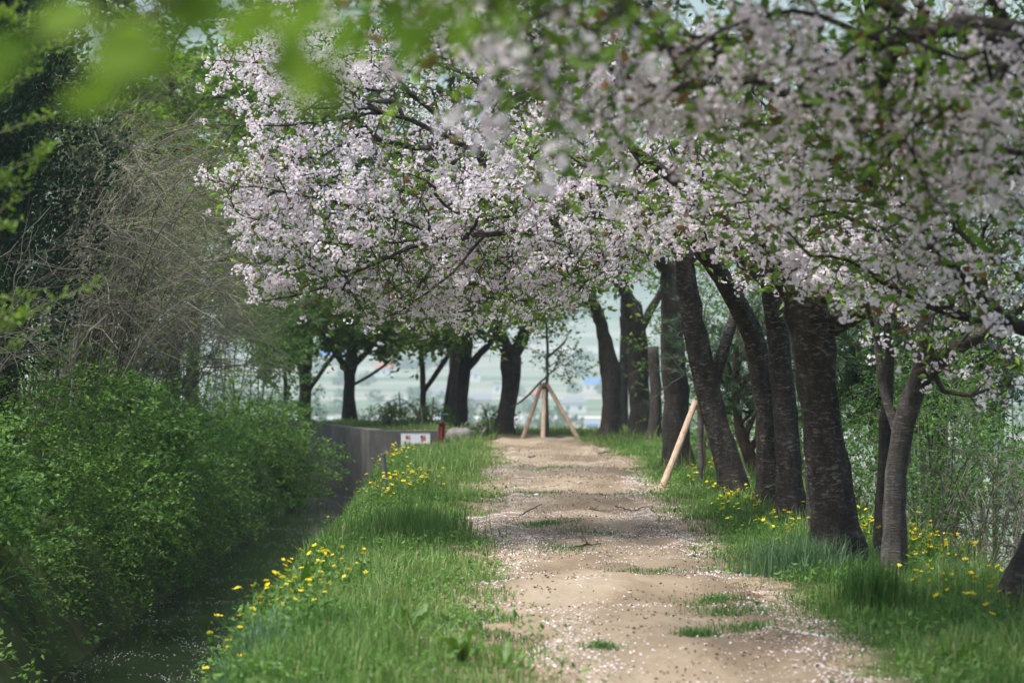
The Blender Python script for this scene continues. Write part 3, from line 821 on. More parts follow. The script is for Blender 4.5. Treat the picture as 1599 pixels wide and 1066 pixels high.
# nearer trees outside the frame that reach in
cherry([rooted([[3.55, 12.6, 0, .2], [3.5, 12.6, 1.2, .17], [3.35, 12.6, 2.0, .16]]),
        tl((1975, 480, 12.6, 80), (1800, 130, 12.8, 60), (1590, 48, 13, 34), (1500, 36, 13.1, 20), (1300, 90, 13.2, 9), (1130, 60, 13.3, 6)),
        tl((1800, 130, 12.8, 40), (1620, 60, 12.6, 20), (1540, 170, 12.5, 8))],
       np.concatenate([vol(1230, 90, 13.2, 360, 150, 1.3, 130), vol(1480, 180, 13.2, 190, 190, 1.1, 110), vol(930, 60, 12.6, 280, 120, 1.0, 70), above(1.7, 11.6, 4.6, 2.6, 2.4, .8, 320)]),
       'cherry tree with its trunk out of view, soft blossoms hanging at upper right', BIG, 18, blos=1.0, leaf=1.7, singles=200, zok=1.8)
cherry([rooted([[3.3, 7.6, 0, .18], [3.2, 7.6, 1.3, .15], [2.9, 7.7, 2.3, .13]]),
        [[2.9, 7.7, 2.3, .08], [2.2, 8.0, 2.85, .05], [1.3, 8.3, 3.1, .03], [.5, 8.4, 3.05, .014]]],
       np.concatenate([vol(760, -10, 8.4, 270, 80, .9, 44, low=False), above(.9, 8.0, 4.0, 1.8, 1.6, .6, 70)]),
       'cherry tree above the lens, hazy pink blossom across the top edge', BIG, 19, blos=.6, leaf=1.8, singles=40, zok=1.9)
nt_root, nt_crown, nt_base = cherry([rooted([[2.3, 1.6, 0, .16], [2.2, 1.6, 1.4, .13], [1.9, 1.7, 2.4, .11]]),
        [[1.9, 1.7, 2.4, .07], [1.2, 2.2, 2.62, .03], [.3, 2.6, 2.45, .012], [-.1, 2.7, 2.26, .007], [-.33, 2.7, 2.14, .004], [-.44, 2.72, 2.09, .003]],
        [[-.1, 2.7, 2.26, .005], [-.2, 2.75, 2.2, .004], [-.21, 2.75, 2.13, .002]]],
       np.zeros((0, 3)), 'cherry tree beside the lens with big blurred green leaves at upper left', BIG, 20, zok=2.2)
def leaf_mesh(seed):
    r_ = np.random.default_rng(seed); t = np.array([0, .12, .3, .5, .7, .86, 1.0]); w = np.array([.0, .16, .26, .29, .22, .11, .0])
    V = [[0, 0, 0]]; bend = -.25 - .2 * r_.random()
    for a, b in zip(t, w): V += [[a, b, .10 * b + bend * a * a], [a, 0, bend * a * a - .02], [a, -b, .10 * b + bend * a * a]]
    F = []
    for k in range(len(t) - 1):
        b = 1 + 3 * k; F += [[b, b + 1, b + 4, b + 3], [b + 1, b + 2, b + 5, b + 4]]
    g = Geo().add(V, F, rnd=.55 + .4 * r_.random())
    tube(g, [(-.25, 0, .03), (-.1, 0, .01), (.02, 0, 0)], [.012, .01, .008], 4, rnd=.2)
    return g.mesh('leaf', M['cherry_leaf'], True)
LM = [leaf_mesh(q) for q in range(4)]
near_leaves = [(285, 70, 2.7, 205, 10, .085), (240, 40, 2.75, 190, -25, .07), (330, 20, 2.8, 160, 5, .07), (60, 85, 2.6, 170, 20, .06), (20, 110, 2.6, 200, 5, .06), (490, 85, 2.8, 262, 0, .06), (510, 100, 2.85, 285, 20, .055),
               (560, 10, 2.9, 250, 0, .07), (610, 5, 2.95, 290, 20, .06), (440, 5, 2.8, 215, 10, .07), (690, -10, 3.0, 250, 30, .06), (400, 25, 2.75, 240, -15, .05), (800, -5, 3.1, 270, 0, .05), (150, 10, 2.65, 195, 40, .07), (190, 120, 2.68, 215, 0, .07), (360, -5, 2.8, 200, 25, .08), (520, -15, 2.85, 230, -10, .08), (250, 75, 2.62, 185, 30, .08), (640, 30, 3.0, 275, 10, .06), (470, 40, 2.9, 250, 45, .07), (745, 5, 3.1, 255, 0, .06)]
for q, (px, py, d, ang, roll, L) in enumerate(near_leaves):
    o = bpy.data.objects.new('leaf', LM[q % 4]); COL.objects.link(o); o.parent = nt_root
    o.location = tuple(W(px, py, d) - nt_base)
    o.rotation_euler = Euler((R(roll + 55), R(-ang), R(rng.normal() * 25)), 'XYZ'); o.rotation_euler = (Matrix.Rotation(R(-ang), 3, 'Y') @ Matrix.Rotation(R(55 + roll), 3, 'X')).to_euler()
    o.scale = (L, L, L)
# further trees of the row
cherry([rooted(tl((1149, 782, 33.4, 46), (1132, 710, 33.4, 41), (1108, 620, 33.4, 39), (1089, 540, 33.3, 38), (1076, 460, 33.2, 34), (1068, 395, 33.1, 28))),
        tl((1068, 395, 33.1, 24), (1000, 350, 32.8, 16), (860, 360, 32.3, 10), (720, 380, 32, 6)),
        tl((1112, 600, 33.4, 20), (1135, 530, 33.4, 19), (1160, 440, 33.6, 13))],
       np.concatenate([vol(760, 400, 32.3, 300, 100, 2.0, 230, jit=6), vol(1080, 400, 33, 150, 80, 1.6, 60)]),
       'leaning cherry trunk with lichen-speckled side, next to the pale prop pole', ROW, 21, flowers=5, fat=1.15, blos=.9, leaf=1.3, zok=2.0)
GB = dict(low=False, sprig=1.2, slen=.5, blos=.3, leaf=1.6, zok=2.0, leafmat_='far_leaf', lsize=.11, bark='far_bark', flowers=3, pet=4, fat=1.4)
cherry([rooted(tl((1060, 737, 41.2, 50), (1056, 660, 41.2, 46), (1053, 590, 41.2, 44), (1048, 500, 41, 38), (1044, 420, 41, 30))), tl((1044, 420, 41, 26), (985, 380, 40.5, 16), (880, 420, 40, 9))],
       np.concatenate([vol(860, 440, 40, 270, 80, 2.5, 130), vol(1050, 420, 41, 120, 90, 2, 60)]), 'cherry tree with a broad grey trunk behind the pale prop pole', ROW, 22, **GB)
cherry([rooted(tl((997, 692, 53.6, 40), (998, 640, 53.6, 36), (996, 570, 53.6, 37), (990, 480, 53.4, 32))), tl((990, 480, 53.4, 22), (940, 400, 53, 14)), tl((996, 520, 53.4, 16), (1040, 440, 53.4, 12))],
       np.concatenate([vol(980, 410, 53, 170, 90, 2.5, 120), vol(900, 450, 52, 150, 60, 2, 60, jit=10)]), 'straight ring-banded cherry trunk near the far end of the path', ROW, 23, **GB)
cherry([rooted(tl((954, 688, 55.5, 38), (955, 640, 55.5, 32), (954, 590, 55.5, 36), (942, 520, 55.5, 24), (920, 450, 55.3, 16)))],
       np.concatenate([vol(900, 450, 55, 170, 70, 2.5, 100, jit=10)]), 'gnarled cherry trunk with a knobbly stub at the far end of the path', ROW, 24, **GB)
cherry([rooted(tl((1022, 690, 50, 24), (1024, 620, 50, 20), (1020, 540, 50, 18)))], vol(1040, 470, 50, 90, 60, 1.5, 40), 'thin dark trunk squeezed between two broad far trunks', ROW, 25, **GB)
END = 'leafy cherry trees on the embankment beyond the wall'
GE = dict(low=False, sprig=1.4, slen=.5, blos=.04, leaf=2.6, zok=1.7, leafmat_='far_leaf', lsize=.17, bark='far_bark', flowers=3, pet=4, fat=1.4, sides=12)
cherry([rooted(tl((786, 684, 57.5, 36), (792, 640, 57.5, 29), (796, 600, 57.5, 31), (797, 560, 57.5, 40))), tl((797, 560, 57.5, 26), (775, 510, 57.3, 22), (750, 440, 57, 14)), tl((798, 560, 57.5, 26), (830, 500, 57.5, 20), (850, 440, 57.5, 12))],
       np.concatenate([vol(790, 425, 57.3, 150, 85, 3, 170, low=False)]), 'forked cherry tree standing at the very end of the path', END, 26, **GE)
cherry([rooted(tl((718, 668, 58.5, 24), (722, 610, 58.5, 20), (727, 560, 58.5, 22), (728, 500, 58.5, 18))), tl((725, 580, 58.5, 15), (765, 535, 58.4, 11), (790, 500, 58.3, 8))],
       np.concatenate([vol(700, 465, 58.5, 130, 85, 3, 150, low=False)]), 'dark upright cherry trunk behind the boulder', END, 27, **GE)
cherry([rooted(tl((692, 664, 62, 10), (698, 620, 62, 8), (707, 560, 62, 7), (711, 500, 62, 6)))], vol(700, 470, 62, 70, 60, 2, 40, low=False), 'thin leaning stem left of the dark upright trunk', END, 28, **GE)
cherry([rooted(tl((659, 666, 60, 12), (661, 610, 60, 10), (659, 550, 60, 9), (658, 490, 60, 7))), tl((661, 612, 60, 9), (690, 570, 60, 9), (712, 530, 60, 7))],
       vol(640, 470, 60, 100, 80, 2.5, 100, low=False), 'slender forked cherry tree above the warning sign', END, 29, **GE)
cherry([rooted(tl((547, 662, 62, 27), (546, 610, 62, 20), (549, 560, 62, 21), (556, 500, 62, 16))), tl((547, 585, 62, 13), (520, 545, 61.8, 11), (490, 505, 61.6, 8)), tl((550, 575, 62, 11), (580, 540, 62, 10), (592, 500, 62, 7)), tl((547, 603, 62, 6), (585, 582, 61.8, 5), (612, 560, 61.6, 4))],
       np.concatenate([vol(550, 460, 61.8, 140, 85, 3, 170, low=False), vol(600, 545, 61.5, 45, 20, 1, 12, low=False)]), 'cherry tree with crossed spreading limbs above the left end of the wall', END, 30, **GE)
cherry([rooted(tl((477, 657, 60, 17), (478, 600, 60, 14), (479, 540, 60, 14), (476, 480, 60, 11))), tl((480, 612, 60, 8), (510, 570, 60, 8), (530, 540, 60, 6))],
       np.concatenate([vol(450, 475, 60, 110, 90, 3, 130, low=False), vol(430, 540, 60, 45, 60, 2, 40, low=False)]), 'dark cherry trunk farthest left on the embankment, one branch slanting right', END, 31, **GE)
cherry([rooted(tl((444, 655, 63, 8), (446, 600, 63, 7), (443, 540, 63, 6)))], vol(430, 500, 63, 60, 70, 2, 40, low=False), 'thin pale stem among bushes at the left end of the wall', END, 32, **GE)

# young trees held by wooden props
def prop(apex, feet, label):
    root = empty('tree_prop', apex); tag(root, label, 'tree prop', 'wooden tripod props round young trees')
    for q, ft in enumerate(feet):
        a = np.array([.0, 0, .06]); b = np.array(ft) - np.array(apex); d = unit(b)
        off = np.cross(d, np.array([0, 1, 0])) * .0 + np.array([[-.05, -.05, 0], [.05, -.03, 0], [0, .06, 0], [.02, -.07, 0]][q])
        g = Geo(); t = np.linspace(0, 1, 7)[:, None]; tube(g, a + off + (b - a - off * .5) * t + rng.normal(size=(7, 3)) * .002, np.linspace(.040, .047, 7), 10, rough=.02)
        g.build('pole', M['wood'], root, smooth=False)
    g = Geo(); a = np.linspace(0, 2 * np.pi, 13)
    for zc in (.0, -.03): tube(g, np.stack([.11 * np.cos(a), .11 * np.sin(a), zc + .01 * np.sin(2 * a)], 1), np.full(13, .009), 5, cap=False)
    g.build('wire_tie', M['wire'], root)
def foot(px, py, d):
    p = W(px, py, d); return (p[0], p[1], float(ground_z(p[0], p[1])) - .03)
prop(W(850, 604, 56.4), [foot(817, 684, 56.0), foot(902, 684, 55.8), foot(848, 682, 55.2)], 'wooden tripod prop round a sapling at the far end of the path')
prop(W(1092, 634, 36.6), [foot(1036, 764, 36.1), foot(1170, 742, 36.9), foot(1100, 740, 38.2)], 'wooden prop with one long pale pole beside the leaning trunk')
cherry([rooted(tl((853, 682, 56.4, 7), (854, 600, 56.4, 6), (855, 540, 56.4, 5), (850, 480, 56.4, 3))), tl((853, 560, 56.4, 5), (880, 535, 56.3, 4)), tl((852, 590, 56.4, 4), (820, 620, 56.3, 4), (800, 635, 56.2, 2))],
       np.concatenate([vol(895, 565, 56.3, 45, 30, .5, 26, low=False), vol(850, 520, 56.3, 60, 40, .7, 26, low=False)]), 'young cherry sapling inside the far wooden tripod', END, 33, bark='grey_bark', blos=0, leaf=3.0, zok=1.2, lsize=.085, leafmat_='hedge_leaf', sides=8, reach=.5, low=False)

def needles(g, P, D, n=22, L=.11, w=.0028, spread=.8):
    m_ = len(P); Pn = np.repeat(P, n, 0); Dn = unit(np.repeat(D, n, 0) + rdir(m_ * n) * spread)
    base = np.repeat(rng.random(m_) * .5, n)
    kites(g, Pn, Dn, perp(Dn), L * (.7 + .5 * rng.random(len(Pn))), w, 0, np.clip(base + rng.random(len(Pn)) * .46, 0, .93), .4)
def pine(lines, A, label, group, seed, bark='pine_bark', n=22, L=.11, w=.004, dens=1.0, reach=.45):
    base = np.array(lines[0][0][:3], float); root = empty('pine_tree', base); tag(root, label, 'pine tree', group)
    s = Skel(); s.line(lines[0], zok=.4, first=True)
    for l in lines[1:]: s.line(l, zok=.4)
    s.grow(A, bf=.35, sag=-.05); s.sprigs(1.0, .28, False); s.finish(.004)
    P = s.P[:s.n] - base; gt, gb = Geo(), Geo()
    for c in s.chains():
        c = np.array(c); Rr = s.r[c].copy(); Rr[0] = min(Rr[0], Rr[1] * 1.3)
        if c[0] == 0: trunk_mesh(gt, P[c], Rr, 10, True, seed=seed)
        else: tube(gb, P[c], Rr, 5, False)
    gt.build('trunk', M[bark], root, smooth=True)
    st = np.where((s.d2t[:s.n] < reach) & (s.rmin[:s.n] == 0))[0]; st = st[rng.random(len(st)) < dens]
    D = unit(P[st] - P[np.maximum(s.par[st], 0)] + 1e-6 + np.array([0, 0, .03])); g = Geo(); needles(g, P[st], D, n, L, w)
    if gb.n:
        cr = gb.build('crown', M[bark], root); tag(cr, kind='stuff'); tag(g.build('needles', M['needle'], cr), kind='stuff')
    return root
PG = 'pines growing behind the cherry row'
pine([rooted(tl((1093, 735, 36.8, 9), (1094, 660, 36.8, 8), (1092, 580, 36.8, 8), (1085, 500, 36.8, 6), (1075, 440, 36.8, 4)))],
     np.concatenate([vol(1075, 560, 36.7, 50, 60, .5, 26, low=False), vol(1085, 490, 36.8, 50, 50, .5, 20, low=False)]), 'young pine with slender grey stem tied to the pale prop pole', PG, 41, 'grey_bark', n=24, L=.13)
pine([rooted(tl((1186, 752, 38, 26), (1172, 715, 38, 22), (1158, 680, 38, 18), (1150, 640, 38, 14), (1150, 540, 38, 10))), tl((1170, 705, 38, 14), (1192, 672, 38, 12), (1215, 640, 38, 9))],
     np.concatenate([vol(1165, 590, 38, 75, 100, 1.2, 130, low=False), vol(1200, 540, 39, 60, 90, 1, 70, low=False)]), 'pine with crooked brown trunk between the leaning and lichen-flecked cherry trunks', PG, 42, n=22, w=.008, L=.13)
pine([rooted([[5.1, 33.5, -1.2, .13], [5.05, 33.5, .4, .11], [4.95, 33.5, 2.0, .09], [4.9, 33.5, 4.0, .05]])],
     np.concatenate([vol(1440, 580, 33, 150, 105, 1.2, 330, low=False), vol(1430, 470, 33.5, 150, 70, 1.2, 110, low=False)]), 'dark bushy pine behind the slim pale cherry', PG, 43, n=20, L=.15, w=.013)
pine([rooted([[4.0, 42, -.6, .14], [4.0, 42, 1.2, .11], [4.0, 42, 4.0, .06]])],
     np.concatenate([vol(1250, 560, 42, 120, 120, 1.6, 150, low=False)]), 'bushy pine glimpsed between the lichen-flecked and stoutest cherry trunks', PG, 44, n=20, L=.14, w=.006)

# ------------------------------------------------------------------ left bank: hedge bushes, bare thicket, conifers, shrubs
def bush(c, lobes, label, group, leaf='hedge_leaf', n=260, per=13, size=.036, name='shrub', cat='shrub', ratio=.62, spr=.30, stem='brown_twig'):
    """lobes: (dx, dy, dz, r). Sprigs cover the outside of every lobe."""
    root = empty(name, c); tag(root, label, cat, group)
    gl, gs = Geo(), Geo()
    lobes = np.array(lobes, float); tot = (lobes[:, 3] ** 2).sum()
    for lx, ly, lz, r in lobes:
        m_ = int(n * r * r / tot * len(lobes))
        D = rdir(m_); D = D[D[:, 2] > -.75]; rad = r * (.55 + .5 * rng.random(len(D)) ** .6) * (1 + .18 * np.sin(D @ rng.normal(size=3) * 3))
        O = np.array([lx, ly, lz]) + D * rad[:, None] * np.array([1, 1, .9])
        inside = np.zeros(len(O), bool)
        for l2 in lobes: inside |= np.linalg.norm((O - l2[:3]) / np.array([1, 1, .9]), axis=1) < l2[3] * .45
        O, D = O[~inside], D[~inside]
        Sd = unit(D + .5 * rdir(len(D)) + np.array([.25, -.1, .15])); L = spr * (.6 + .7 * rng.random(len(O)))
        t = np.linspace(0, 1, 4); t = np.linspace(0, 1, 3); stemP = O[:, None] + Sd[:, None] * (L[:, None] * t)[..., None]; stemP[..., 2] -= (L[:, None] * t ** 2 * .35)
        stemP = stemP[::3]; tubes(gs, stemP, np.linspace(.003, .0015, 3)[None] * np.ones((len(stemP), 1)), 3)
        q = rng.random((len(O), per)) ** .8
        LP = O[:, None] + Sd[:, None] * (L[:, None] * q)[..., None]; LP[..., 2] -= L[:, None] * q ** 2 * .35
        LP = LP.reshape(-1, 3) + rng.normal(size=(len(O) * per, 3)) * .022
        tone = np.clip(np.repeat(.15 + .5 * rng.random(len(O)), per) + rng.normal(size=len(LP)) * .17, 0, 1)
        leaf_spray(gl, LP, size, ratio, .1, .35, tone)
    m_ = 16; tops = lobes[rng.integers(len(lobes), size=m_), :3] + rng.normal(size=(m_, 3)) * .15
    t = np.linspace(0, 1, 6); b0 = rng.normal(size=(m_, 3)) * np.array([.15, .15, 0])
    P = b0[:, None] + (tops - b0)[:, None] * t[None, :, None]; P[..., 2] += .25 * np.sin(t * np.pi)[None]
    gst = Geo(); tubes(gst, P, np.linspace(.02, .006, 6)[None] * np.ones((m_, 1)), 5)
    tag(gst.build('stems', M[stem], root), kind='stuff')
    f = gl.build('foliage', M[leaf], root); tag(f, kind='stuff'); tag(gs.build('sprigs', M[stem], f), kind='stuff')
    return root

def lobes_in(rx, ry, z0, z1, n, r0, r1, lean=0.0):
    o = []
    for _ in range(n):
        a = rng.random() * 6.28; q = rng.random() ** .5; z = z0 + (z1 - z0) * rng.random(); k = math.sin(math.pi * min(1, .2 + .8 * (z - z0) / (z1 - z0 + 1e-6))) ** .5
        o.append((math.cos(a) * rx * q * k + lean * (z - z0), math.sin(a) * ry * q * k, z, r0 + (r1 - r0) * rng.random()))
    return o
HG = 'green shrubs overhanging the stream'
hedge = [(-4.45, 18.4, .75, 1.0, 'small green shrub where the near stream leaves the view'),  # x, y, base half width, top, label words
    (-4.7, 20.5, .8, 1.7, 'dense green shrub at the lower corner hanging to the near water'),
    (-4.6, 23.6, .85, 2.3, 'tall green shrub above the near dark pool'),
    (-4.5, 26.6, .9, 2.6, 'broad green shrub touching the water where a petal line crosses the stream'),
    (-4.4, 29.8, .95, 2.6, 'domed green shrub in the middle of the stream bank'),
    (-4.25, 33.2, .95, 2.3, 'bulging green shrub leaning farthest over the stream'),
    (-4.30, 37.0, .95, 2.15, 'rounded green shrub just beyond the bulging one'),
    (-4.45, 41.0, .9, 1.9, 'lighter green shrub upstream past the rounded one'),
    (-4.55, 45.2, .95, 1.75, 'spreading shrub near the stream narrows'),
    (-3.9, 50.3, 1.0, 1.75, 'spreading shrub in front of the concrete wall'),
]
for q, (x, y, w, h, lab) in enumerate(hedge):
    gz = -1.0; x -= .25
    L = lobes_in(w * .75, 1.35, .22, h - .3, 22, .36, .56, lean=.04)
    L += [(.0 + .45 * rng.random(), (k_ / 7 - .5) * 2.9, .12 + .25 * rng.random(), .24 + .14 * rng.random()) for k_ in range(8)]
    bush((x, y, gz), L, lab, HG, leaf='weed_leaf' if q in (2, 5, 7) else 'hedge_leaf', n=int(52 * (1.25 if y < 35 else .95)), per=12, size=(.044, .052, .058)[q % 3] + .0006 * max(0, y - 25), stem='hedge_leaf')
bush((-4.7, 53.8, -.6), lobes_in(.7, 1.2, .5, 3.3, 20, .36, .55), 'tall pale green shrub standing over the bend of the stream', HG, leaf='weed_leaf', n=48, per=10, size=.065)
HB = 'shrubs on the upper left bank'
for q, (x, y, h, lab) in enumerate([(-6.0, 24.5, 2.2, 'dark green shrub under the conifer'), (-5.9, 29.0, 2.7, 'green shrub at the foot of the bare thicket'), (-6.0, 34.0, 2.8, 'green shrub mixed with bare brown twigs'), (-5.8, 39.5, 2.9, 'shrub behind the rounded stream shrub'),
                                    (-5.6, 45.5, 3.0, 'yellow-green shrub under the bare twigs by the far trees'), (-5.2, 51.8, 3.3, 'green shrub left of the embankment trees')]):
    bush((x, y, -.35), lobes_in(1.0, 1.7, .5, h, 13, .42, .68), lab, HB, leaf=['dark_leaf', 'hedge_leaf', 'hedge_leaf', 'hedge_leaf', 'lime_leaf', 'weed_leaf'][q], n=54, per=10, size=.052)

def thicket(c, n, reach, height, label, lean=(1, 0), spread=.7, mat_='brown_twig', side=14, leaf=None, nleaf=0, thick=.011, lsize=.03, group='bare brown thicket on the left bank', name='bare_shrub', cat='bare shrub', subs=True):
    root = empty(name, c); tag(root, label, cat, group)
    k = 9; t = np.linspace(0, 1, k)
    b0 = rng.normal(size=(n, 3)) * np.array([.35, .5, 0])
    az = rng.normal(size=n) * spread + math.atan2(lean[1], lean[0]); rc = reach * (.25 + .85 * rng.random(n)); hh = height * (.5 + .55 * rng.random(n))
    E = b0 + np.stack([np.cos(az) * rc, np.sin(az) * rc, hh * .8], 1); C_ = b0 + np.stack([np.cos(az) * rc * .25, np.sin(az) * rc * .25, hh * 1.05], 1)
    P = (1 - t)[None, :, None] ** 2 * b0[:, None] + 2 * (t * (1 - t))[None, :, None] * C_[:, None] + (t ** 2)[None, :, None] * E[:, None] + np.cumsum(rng.normal(size=(n, k, 3)) * .055, 1)
    rad = thick * (.6 + .7 * rng.random(n))[:, None] * np.linspace(1, .3, k)[None]
    gs, gt = Geo(), Geo(); tubes(gs, P, rad, 5)
    tips = [P[:, 3:].reshape(-1, 3)]
    if subs:
        m_ = n * side; a = rng.integers(n, size=m_); s_ = rng.integers(2, k - 1, size=m_); O = P[a, s_]; T = unit(P[a, s_ + 1] - P[a, s_])
        D = unit(T * .9 + rdir(m_) * .75 + np.array([lean[0] * .25, lean[1] * .25, .05])); L = (.35 + .75 * rng.random(m_)) * min(1.0, height / 3 + .3); t2 = np.linspace(0, 1, 6)
        Q = O[:, None] + D[:, None] * (L[:, None] * t2)[..., None]; Q[..., 2] -= (L[:, None] * t2 ** 2 * .22) * rng.choice([1, 1, -.6], m_)[:, None]; Q += np.cumsum(rng.normal(size=Q.shape) * .028, 1)
        tubes(gt, Q, np.linspace(.0048, .0018, 6)[None] * (.7 + .6 * rng.random(m_))[:, None], 3)
        m3 = int(m_ * 1.4); a = rng.integers(m_, size=m3); s_ = rng.integers(1, 5, size=m3); O = Q[a, s_]; T = unit(Q[a, s_ + 1] - Q[a, s_]); D = unit(T + rdir(m3) * .7); L = .12 + .3 * rng.random(m3); t3 = np.linspace(0, 1, 4)
        Q3 = O[:, None] + D[:, None] * (L[:, None] * t3)[..., None] + np.cumsum(rng.normal(size=(m3, 4, 3)) * .006, 1)
        tubes(gt, Q3, np.linspace(.0026, .0013, 4)[None] * np.ones((m3, 1)), 3)
        tips += [Q[:, 2:].reshape(-1, 3), Q3[:, 1:].reshape(-1, 3)]
    tag(gs.build('stems', M[mat_], root), kind='stuff')
    tw = None
    if gt.n: tw = gt.build('twigs', M[mat_], root); tag(tw, kind='stuff')
    if leaf:
        T_ = np.concatenate(tips); pick = T_[rng.integers(len(T_), size=nleaf)] + rng.normal(size=(nleaf, 3)) * .02
        gl = Geo(); leaf_spray(gl, pick, lsize, .5, -.3, .3); tag(gl.build('leaves', M[leaf], tw or root), kind='stuff')
    return root
thicket((-5.3, 26.2, .1), 12, 1.9, 3.6, 'bare twiggy shrub whose long branches cross the dark conifer', leaf='weed_leaf', nleaf=300, thick=.007, mat_='dead_twig')
thicket((-5.3, 33.5, .1), 44, 2.4, 4.9, 'bare brown shrub with arching twigs in the middle of the thicket', leaf='lime_leaf', nleaf=5000)
thicket((-5.4, 35.0, .1), 50, 2.5, 4.6, 'bare brown shrub with drooping fine twigs reaching the blossom', leaf='lime_leaf', nleaf=5000)
thicket((-5.3, 39.0, .1), 42, 2.3, 3.2, 'tangled bare shrub low against the green bushes', leaf='weed_leaf', nleaf=4000)
thicket((-6.2, 42.5, .3), 42, 2.4, 5.6, 'tall bare shrub hazed with tiny yellow-green leaves', mat_='green_twig', leaf='lime_leaf', nleaf=7000, lsize=.04)
thicket((-5.8, 46.5, .2), 40, 2.6, 5.0, 'budding shrub behind the left tip of the blossom', mat_='green_twig', leaf='olive_leaf', nleaf=7000, lsize=.045)
thicket((-5.9, 37.5, .5), 40, 2.0, 7.2, 'tall grey shrub with upright shoots in the upper left', mat_='green_twig', leaf='olive_leaf', nleaf=3000, lsize=.035)

def conifer(c, h, r, label, n=900, lob=26, z0=1.0):
    root = empty('conifer_tree', c); tag(root, label, 'conifer', 'dark conifers behind the bare thicket')
    g = Geo(); trunk_mesh(g, np.stack([0 * np.linspace(0, h * .9, 12), 0 * np.linspace(0, 1, 12), np.linspace(0, h * .9, 12)], 1), np.linspace(.16, .03, 12), 8); g.build('trunk', M['pine_bark'], root, smooth=True)
    gl = Geo()
    for q in range(lob):
        z = z0 + (h - z0) * (q + rng.random()) / lob; k = r * (1 - .75 * ((z - z0) / (h - z0)) ** 1.6); a = rng.random() * 6.28; rr = k * (.35 + .65 * rng.random())
        cc = np.array([math.cos(a) * rr, math.sin(a) * rr, z]); lr = (.42 + .35 * rng.random()) * (.6 + .4 * k / r)
        D = rdir(n); O = cc + D * lr * (.82 + .2 * rng.random((n, 1))) * np.array([.85, .85, 1.25]); Dd = unit(D * .8 + np.array([0, 0, .45]) + .5 * rdir(n))
        kites(gl, O, Dd, perp(Dd), .045 + .04 * rng.random(n), .04, .15)
    tag(gl.build('crown', M['conifer'], root), kind='stuff')
conifer((-5.45, 30.5, .3), 6.8, .95, 'dark green conifer with rounded sprays behind bare branches', 700, 38)
conifer((-5.3, 27.0, .3), 6.2, .8, 'darkest conifer at the left edge of the view', 600, 28)
conifer((-5.1, 35.0, .3), 3.9, .45, 'small conifer spire just right of the big dark one', 300, 16)

# leafy tall trees behind everything on the left
LT = 'leafy trees behind the left bank'
for q, (x, y, h, w, lm, lab) in enumerate([(-8.3, 47, 8.5, 2.4, 'olive_leaf', 'tall olive-green tree behind the bare thicket'), (-6.6, 55, 9.5, 2.8, 'lime_leaf', 'pale green tree rising behind the blossom tip'),
                                           (-7.6, 38, 8, 2.4, 'dark_leaf', 'dark leafy tree behind the conifers'), (-5.0, 68, 11, 2.8, 'dark_leaf', 'leafy tree far behind the embankment cherry trees'), (-7.0, 62, 10, 3.2, 'hedge_leaf', 'green tree in the deep left background'),
                                           (-1.5, 70, 13, 3.4, 'dark_leaf', 'leafy tree beyond the wall, crown behind the blossom'), (2.6, 68, 13, 3.4, 'dark_leaf', 'leafy tree down the slope past the end of the path')]):
    z = float(ground_z(x, y)); q_ = rng.normal(size=(900, 3)); q_ = unit(q_) * (rng.random(900) ** .4)[:, None]
    top = h + max(0, z)
    A = np.array([x, y, (2.6 + top) / 2]) + q_[:80] * np.array([w, w, (top - 2.6) / 2])
    cherry([[[x, y, z - .1, .17], [x + .05, y, z + 1.5, .14], [x + .1, y, max(z + 2.5, 2.2), .12], [x, y, top * .75, .06]]], A, lab, LT, 60 + q, bark='far_bark', blos=0, leaf=3.6, leafmat_=lm, lsize=.21, zok=2.0, low=False, sprig=.8, slen=.9, sides=8, name='broadleaf_tree', cat='tree', reach=1.0)

# near shrub with bright tufts entering from the left edge
def tuft_shrub():
    c = (-3.1, 12.3, -.6); root = empty('leafy_shrub', c); tag(root, 'shrub with fresh yellow-green leaf tufts on arching twigs at left edge', 'shrub')
    ends = [(150, 440, 560, 60), (60, 460, 500, 70), (75, 235, 330, 40), (40, 300, 400, 30), (80, 180, 250, 50), (60, 110, 200, 40), (100, 70, 130, 50), (45, 40, 120, 30), (110, 20, 60, 40), (30, 345, 380, 20), (60, 520, 600, 40)]
    gs, gl = Geo(), Geo()
    for ex, ey, sy, _ in ends:
        e = W(ex, ey, 13 + rng.normal() * .25) - np.array(c); s_ = W(-60, sy, 12.8) - np.array(c); b = np.array([rng.normal() * .1, rng.normal() * .1, 0]); 
        line = smooth_line(np.array([b, b * .5 + np.array([-.1, .1, (s_[2]) * .7]), s_, (s_ + e) / 2 + np.array([0, 0, .03]), e]), .05)
        tube(gs, line, np.linspace(.012, .003, len(line)), 5)
        m_ = int(len(line) * .30); tip = line[-m_:]
        for k in range(3):
            j = rng.integers(len(tip) - 4, size=1)[0]; d = unit(unit(tip[j + 1] - tip[j]) + .7 * rdir(1)[0]); sub = tip[j] + d * np.linspace(0, .10 + .12 * rng.random(), 8)[:, None]
            tube(gs, sub, np.linspace(.003, .0015, 8), 4); tip = np.concatenate([tip, sub])
        n = len(tip) * 7; P = tip[rng.integers(len(tip), size=n)] + rng.normal(size=(n, 3)) * .012; D = unit(rdir(n) + np.array([.3, 0, .7]))
        kites(gl, P, D, perp(D), .022 + .022 * rng.random(n), .012, .15)
    tw = gs.build('twigs', M['green_twig'], root); tag(tw, kind='stuff'); tag(gl.build('leaves', M['lime_leaf'], tw), kind='stuff')
tuft_shrub()

